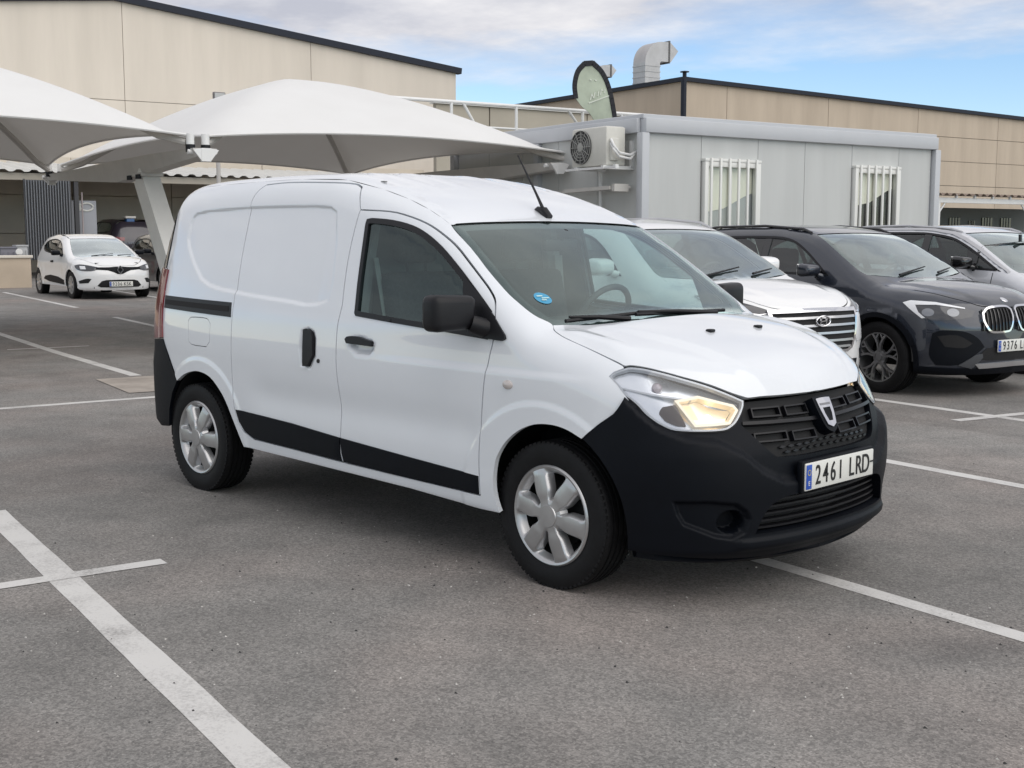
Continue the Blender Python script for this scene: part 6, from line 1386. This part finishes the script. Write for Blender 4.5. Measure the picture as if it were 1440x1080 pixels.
# ribbed metal partition
rp_ = lobj('ribbed_partition', 'dark grey ribbed metal screen standing at the shed front behind the white hatchback', 'screen')
RBM = mat('ribbed_steel', (.20, .205, .22), .4, metal=.5)
bm = bmesh.new(); bx(bm, (-35.75, 5.42, 2.0), (.03, 1.36, 2.45)); fin(bm, 'backing_sheet', mat('backing_dark', (.05, .052, .058), .5), rp_, smooth=False)
for k in range(17):
    bm = bmesh.new(); v = 4.78+1.28*k/16; bx(bm, (-35.70, v, 2.0), (.07, .030, 2.42), .008, seg=1); fin(bm, 'rib', RBM, rp_)
for v in (4.75, 6.10):
    bm = bmesh.new(); bx(bm, (-35.75, v, 1.65), (.06, .05, 3.2)); fin(bm, 'frame_post', mat('backing_dark'), rp_, smooth=False)
# display board
db = lobj('display_board', 'grey display board with pale curved lettering standing inside the shed', 'display board')
bm = bmesh.new(); bx(bm, (-36.6, 6.72, 1.72), (.06, .78, 1.85), .01); fin(bm, 'board', mat('board_grey', (.33, .34, .37), .5), db)
for v in (6.38, 7.06):
    bm = bmesh.new(); bx(bm, (-36.6, v, .55), (.05, .05, .75)); fin(bm, 'foot_post', mat('backing_dark'), db, smooth=False)
bm = bmesh.new(); ring = [(-36.555, 6.80+.20*math.cos(t), 2.44+.12*math.sin(t)) for t in np.linspace(-2.75, 2.75, 26)]; tube(bm, ring, .03, 6); fin(bm, 'logo_ring', mat('logo_pale', (.7, .7, .66), .5), db)
bm = bmesh.new(); bar(bm, (-36.555, 6.44, 2.58), (-36.555, 6.52, 2.32), .07, .02, (1, 0, 0)); fin(bm, 'logo_stroke', mat('logo_pale'), db, smooth=False)
bm = bmesh.new(); bar(bm, (-36.555, 6.60, 2.55), (-36.555, 6.60, 2.32), .05, .02, (1, 0, 0)); fin(bm, 'logo_stroke', mat('logo_pale'), db, smooth=False)
bm = bmesh.new(); tube(bm, [(-36.3, 6.60, .3), (-36.3, 6.60, 2.9)], .025, 8); tag(fin(bm, 'thin_pole', mat('pole_pinkish', (.42, .36, .36), .5), None), 'thin pale pole in front of the grey display board', 'pole')
bpy.data.objects['thin_pole'].rotation_euler = (0, 0, TH)
# lift with a dark car
lf = lobj('car_lift', 'blue two-post car lift inside the shed', 'car lift')
BLU = mat('lift_blue', (.02, .09, .24), .45)
for k, v in enumerate((8.25, 11.2)):
    bm = bmesh.new(); bx(bm, (-36.9, v, 1.15), (.30, .26, 1.9), .02); bx(bm, (-36.9, v, .25), (.6, .5, .1)); fin(bm, 'lift_post', BLU, lf)
    bm = bmesh.new(); bx(bm, (-36.9, v, 2.13), (.36, .34, .07), .01); fin(bm, 'post_cap', GALV, lf)
    bm = bmesh.new(); bar(bm, (-36.8, v, .75), (-36.3, v+(.7 if k == 0 else -.7), .75), .12, .1); fin(bm, 'lift_arm', BLU, lf, smooth=False)
tb = lobj('tool_cabinet', 'blue tool cabinet with grey top inside the shed behind the canopy column', 'cabinet')
bm = bmesh.new(); bx(bm, (-34.2, 8.75, .83), (.5, .62, 1.1), .02); fin(bm, 'cabinet_body', mat('cabinet_dark', (.045, .045, .05), .5), tb)
bm = bmesh.new(); bx(bm, (-34.2, 8.75, 1.42), (.54, .66, .08), .01); fin(bm, 'cabinet_top', GALV, tb)
for k in range(4):
    bm = bmesh.new(); bx(bm, (-33.94, 8.75, .48+.24*k), (.02, .56, .2), .005); fin(bm, 'drawer', BLU, tb)
kx = Car('crossover_car', 'dark car standing in the shade at the back of the shed', KB, -40.0, 8.35, 170, mat('aubergine_paint', (.025, .02, .03), .3, coat=1.), 2.67, .335, .225, .232, cc_me,
  hood=[(-.31, -.70), (-.18, -.695), (.05, -.69), (.23, -.665), (.40, -.62), (.55, -.55), (.66, -.46), (.72, -.36), (.745, -.24), (.757, -.1), (.759, 0)],
  ws=[(-1.07, -.585), (-.95, -.625), (-.81, -.66), (-.60, -.705), (-.45, -.725), (-.37, -.725), (-.31, -.70)],
  seam=[(-1.07, -.585), (-1.3, -.575), (-1.8, -.57), (-2.4, -.565), (-2.9, -.545), (-3.12, -.52)],
  win=[[(-3.0, 1.13), (-2.2, 1.10), (-1.36, 1.085), (-.66, 1.08), (-.74, 1.13), (-.9, 1.235), (-1.1, 1.35), (-1.293, 1.43), (-1.55, 1.465), (-2.2, 1.468), (-2.7, 1.44), (-2.98, 1.35), (-3.06, 1.22)]],
  pillars=[(-1.66, -1.56, -.03)], step=.12, z=.52)
for sd in (-1, 1):
    o_ = pmesh('tail_lamp', [KB.patch('R', [(sd*a, z) for a, z in ((.62, .95), (1.0, .97), (1.02, .84), (.62, .84))], step=.06, off=.01, skirt=.02)], REDGL, kx.car)
# low wall with crates and clutter
lw = lobj('low_wall', 'low cream wall with pale coping to the left of the white hatchback', 'wall')
bm = bmesh.new(); bx(bm, (-30.0, -3.2, .50), (.20, 13.6, .86)); fin(bm, 'wall_body', mat('low_wall_cream', (.55, .46, .36), .9, noise=.12, nscale=1.2), lw, smooth=False)
bm = bmesh.new(); bx(bm, (-30.0, -3.2, .965), (.30, 13.7, .07), .01); fin(bm, 'wall_coping', mat('coping_pale', (.68, .64, .57), .8), lw)
def crate(u, v, z, s_, m, label, nm='storage_crate'):
    t = lobj(nm, label, 'crate', None); bm = bmesh.new(); bx(bm, (u, v, z+s_[2]/2), s_, .02); fin(bm, 'crate_body', m, t)
    bm = bmesh.new(); bx(bm, (u, v, z+s_[2]+.02), (s_[0]+.04, s_[1]+.04, .05), .01); fin(bm, 'crate_lid', m, t)
    for k in range(3):
        bm = bmesh.new(); bx(bm, (u+s_[0]/2+.01, v-s_[1]/3+s_[1]*k/3, z+s_[2]/2), (.02, .03, s_[2]*.8)); fin(bm, 'crate_rib', m, t)
crate(-31.2, 2.6, .2, (.6, .8, .95), mat('crate_navy', (.035, .035, .05), .5), 'dark navy crate behind the low wall at the picture edge')
crate(-31.2, 3.25, .2, (.6, .42, .97), mat('crate_grey', (.16, .16, .19), .5), 'grey crate between the navy crate and the pale box behind the low wall')
crate(-31.2, 3.62, .2, (.5, .28, 1.02), mat('crate_pale', (.40, .41, .42), .5), 'pale grey box behind the end of the low wall')
wd = lobj('white_reel', 'small white round hose reel behind the end of the low wall', 'reel')
bm = bmesh.new(); lathe(bm, [(0, -.04), (.085, -.04), (.085, -.02), (.04, -.02), (.04, .02), (.085, .02), (.085, .04), (0, .04)], 24); bmesh.ops.rotate(bm, verts=bm.verts[:], matrix=Matrix.Rotation(math.pi/2, 3, 'Z'), cent=(0, 0, 0)); bmesh.ops.translate(bm, verts=bm.verts[:], vec=(-30.6, 3.46, 1.08)); fin(bm, 'reel_drum', WSTEEL, wd)
bm = bmesh.new(); bx(bm, (-30.6, 3.46, .6), (.08, .08, .85)); fin(bm, 'reel_post', GALV, wd, smooth=False)
rd = lobj('red_canister', 'dark red canister beyond the low wall at the left picture edge', 'canister')
bm = bmesh.new(); lathe(bm, [(0, .2), (.24, .2), (.25, .25), (.25, 1.3), (.2, 1.4), (.08, 1.44), (.08, 1.5), (0, 1.5)], 24, 'z'); bmesh.ops.translate(bm, verts=bm.verts[:], vec=(-34.5, 3.35, 0)); fin(bm, 'canister_body', mat('canister_red', (.16, .015, .02), .45), rd)
# lamp post between canopies and shed
lp = lobj('lamp_post', 'slim grey lamp post with flat floodlight above the canopies', 'lamp post')
bm = bmesh.new(); tube(bm, [(-25, 7.0, gz(-25)), (-25, 7.0, 4.72)], [.06, .045], 10); fin(bm, 'pole', mat('pole_grey', (.46, .44, .42), .5), lp)
bm = bmesh.new(); bx(bm, (-24.9, 7.03, 4.82), (.10, .30, .24), .02); fin(bm, 'lamp_head', mat('lamp_head_grey', (.16, .15, .15), .5), lp)
bm = bmesh.new(); bx(bm, (-24.845, 7.03, 4.82), (.01, .25, .19)); fin(bm, 'lamp_lens', mat('lens_grey', (.45, .45, .44), .2), lp)
# feather flag
ff = lobj('feather_flag', 'pale green feather flag with black border rising behind the site cabin', 'flag')
bl_ = smooth_line([(.17, -1.5), (.10, -.6), (0, 0), (-.13, .46), (-.30, .74), (-.52, .90), (-.72, .875), (-.88, .71), (-.95, .46), (-.92, .22)], False, 4)
fo_ = bl_+smooth_line([(-.92, .22), (-.77, .07), (-.55, -.08), (-.25, -.55), (.17, -1.5)], False, 3)[1:-1]
FU, FV, FZ = -15.0, 11.34, 3.87
bm = bmesh.new(); plate3(bm, [(FU, FV+a, FZ+b) for a, b in fo_], .012); fin(bm, 'flag_cloth', mat('flag_green', (.40, .45, .36), .8, noise=.22, nscale=2.5), ff, smooth=False)
bm = bmesh.new()
for (a, b), (c_, d_) in zip(bl_, bl_[1:]): bar(bm, (FU+.006, FV+a, FZ+b), (FU+.006, FV+c_+(c_-a)*.15, FZ+d_+(d_-b)*.15), .10, .02, (1, 0, 0))
fin(bm, 'flag_border', mat('flag_black', (.006, .007, .012), .7), ff, smooth=False)
bm = bmesh.new(); tube(bm, [(FU-.03, FV+.20, gz(FU)), (FU-.03, FV+.16, FZ-1.4)], .02, 8); fin(bm, 'flag_pole', TRIMP, ff)
bm = bmesh.new(); bx(bm, (FU-.03, FV+.2, gz(FU)+.05), (.5, .5, .1), .01); fin(bm, 'flag_base', TRIMP, ff)
for (a, b, c_, d_) in ((-.62, .14, -.10, .32), (-.58, .20, -.55, .32), (-.55, .32, -.50, .24), (-.50, .24, -.47, .36), (-.40, .28, -.38, .38), (-.34, .31, -.32, .41), (-.32, .41, -.27, .40), (-.24, .35, -.23, .43), (-.60, .58, -.55, .58), (-.48, .58, -.43, .58)):
    bm = bmesh.new(); bar(bm, (FU+.008, FV+a, FZ+b), (FU+.008, FV+c_, FZ+d_), .018, .012, (1, 0, 0)); fin(bm, 'flag_print', mat('flag_print', (.62, .65, .58), .8), ff, smooth=False)
# carport and hut far right
cp = lobj('carport', 'white steel carport with brown corrugated roof edge beyond the site cabin', 'carport')
bm = bmesh.new(); pr = None
for i in range(181):
    v = 38.0+16*i/180; h = .05*math.tanh(3*math.sin(2*math.pi*v/.5)); q = [bm.verts.new((-29.6, v, 3.30+h)), bm.verts.new((-36.0, v, 3.62+h))]
    if pr: bm.faces.new((pr[0], pr[1], q[1], q[0]))
    pr = q
fin(bm, 'corrugated_roof', mat('carport_sheet', (.23, .17, .13), .6, noise=.2, nscale=2), cp, 60)
bm = bmesh.new(); bx(bm, (-29.9, 46, 3.06), (.14, 16, .22), .01); fin(bm, 'front_beam', WSTEEL, cp, smooth=False)
for k, v in enumerate((40.45, 46.75, 53.0)):
    bm = bmesh.new(); bx(bm, (-29.9, v, 1.5), (.16, .16, 2.9), .01); fin(bm, 'post', WSTEEL, cp, smooth=False)
    for s_ in (-1, 1):
        bm = bmesh.new(); tube(bm, [(-29.9, v, 2.45), (-29.9, v+s_*.5, 2.98)], .04, 6); fin(bm, 'brace', WSTEEL, cp)
for v in np.arange(39.0, 53.5, 1.25):
    bm = bmesh.new(); bx(bm, (-29.78, v, 3.24), (.10, .10, .14)); fin(bm, 'roof_clip', WSTEEL, cp, smooth=False)
for zz in (2.75,):
    bm = bmesh.new(); plate3(bm, [(-36.0, 38, 0), (-36.0, 43.9, 0), (-36.0, 43.9, 3.4), (-36.0, 38, 3.4)], .1); fin(bm, 'rear_wall', BEIGE2, cp, smooth=False)
ht = lobj('grey_hut', 'dark grey hut with small black windows under the far carport', 'hut')
bm = bmesh.new(); bx(bm, (-36.0, 50.3, 1.45), (4.0, 9.6, 2.9)); fin(bm, 'hut_wall', mat('hut_grey', (.17, .18, .17), .7), ht, smooth=False)
bm = bmesh.new(); bx(bm, (-33.98, 45.5, 1.45), (.12, .3, 2.9)); fin(bm, 'corner_post', CABT, ht, smooth=False)
for v, wv, hv in ((47.0, .8, .75), (48.3, .45, .5), (49.5, .8, .8), (51.0, .8, .8)):
    wf = bpy.data.objects.new('window', None); COL.objects.link(wf); wf.parent = ht; wf.empty_display_size = .1
    bm = bmesh.new(); bx(bm, (-33.97, v, 2.05), (.05, wv, hv)); fin(bm, 'pane', GLOSSB, wf, smooth=False)
    for q in (-.33, 0, .33):
        bm = bmesh.new(); bx(bm, (-33.94, v+q*wv*.8, 2.05), (.03, .05, hv)); fin(bm, 'window_bar', mat('hut_grey'), wf, smooth=False)
lm = lobj('street_lamp', 'pale lamp head on a post at the right picture edge beside the carport', 'street lamp')
bm = bmesh.new(); tube(bm, [(-29.3, 47.2, 0), (-29.3, 47.2, 3.75)], .06, 8); fin(bm, 'pole', WSTEEL, lm)
bm = bmesh.new(); bx(bm, (-29.3, 46.8, 3.80), (.18, .8, .10), .02); fin(bm, 'lamp_head', mat('lamp_head_grey'), lm)

# ------------------------------------------------------------------ loose grit on the asphalt
for nm, m_, cnt, lo, hi in (('pale_grit', mat('grit_pale', (.52, .50, .47), .8), 420, .0022, .0055), ('dark_grit', mat('grit_dark', (.03, .03, .03), .8), 260, .0025, .007)):
    bm = bmesh.new(); rg = random.Random(5 if nm[0] == 'p' else 9)
    for _ in range(cnt):
        x = rg.uniform(-6, 3.3); y = rg.uniform(-3.6, 3.5)
        if rg.random() < .6: x, y = rg.uniform(-1.5, 3.0), rg.uniform(-3.6, .4)
        r = rg.uniform(lo, hi); a = rg.uniform(0, 6.28); c = Vector((x, y, r*.45))
        q = [bm.verts.new(c+Vector((r*1.3*math.cos(a+k*2.094), r*math.sin(a+k*2.094), -r*.4))) for k in range(3)]; tp = bm.verts.new(c+Vector((0, 0, r*.6)))
        for k in range(3): bm.faces.new((q[k], q[(k+1) % 3], tp))
    o_ = fin(bm, nm, m_, smooth=False); tag(o_, kind='stuff'); o_['label'] = ('pale' if nm[0] == 'p' else 'dark')+' loose grit scattered over the asphalt in the foreground'
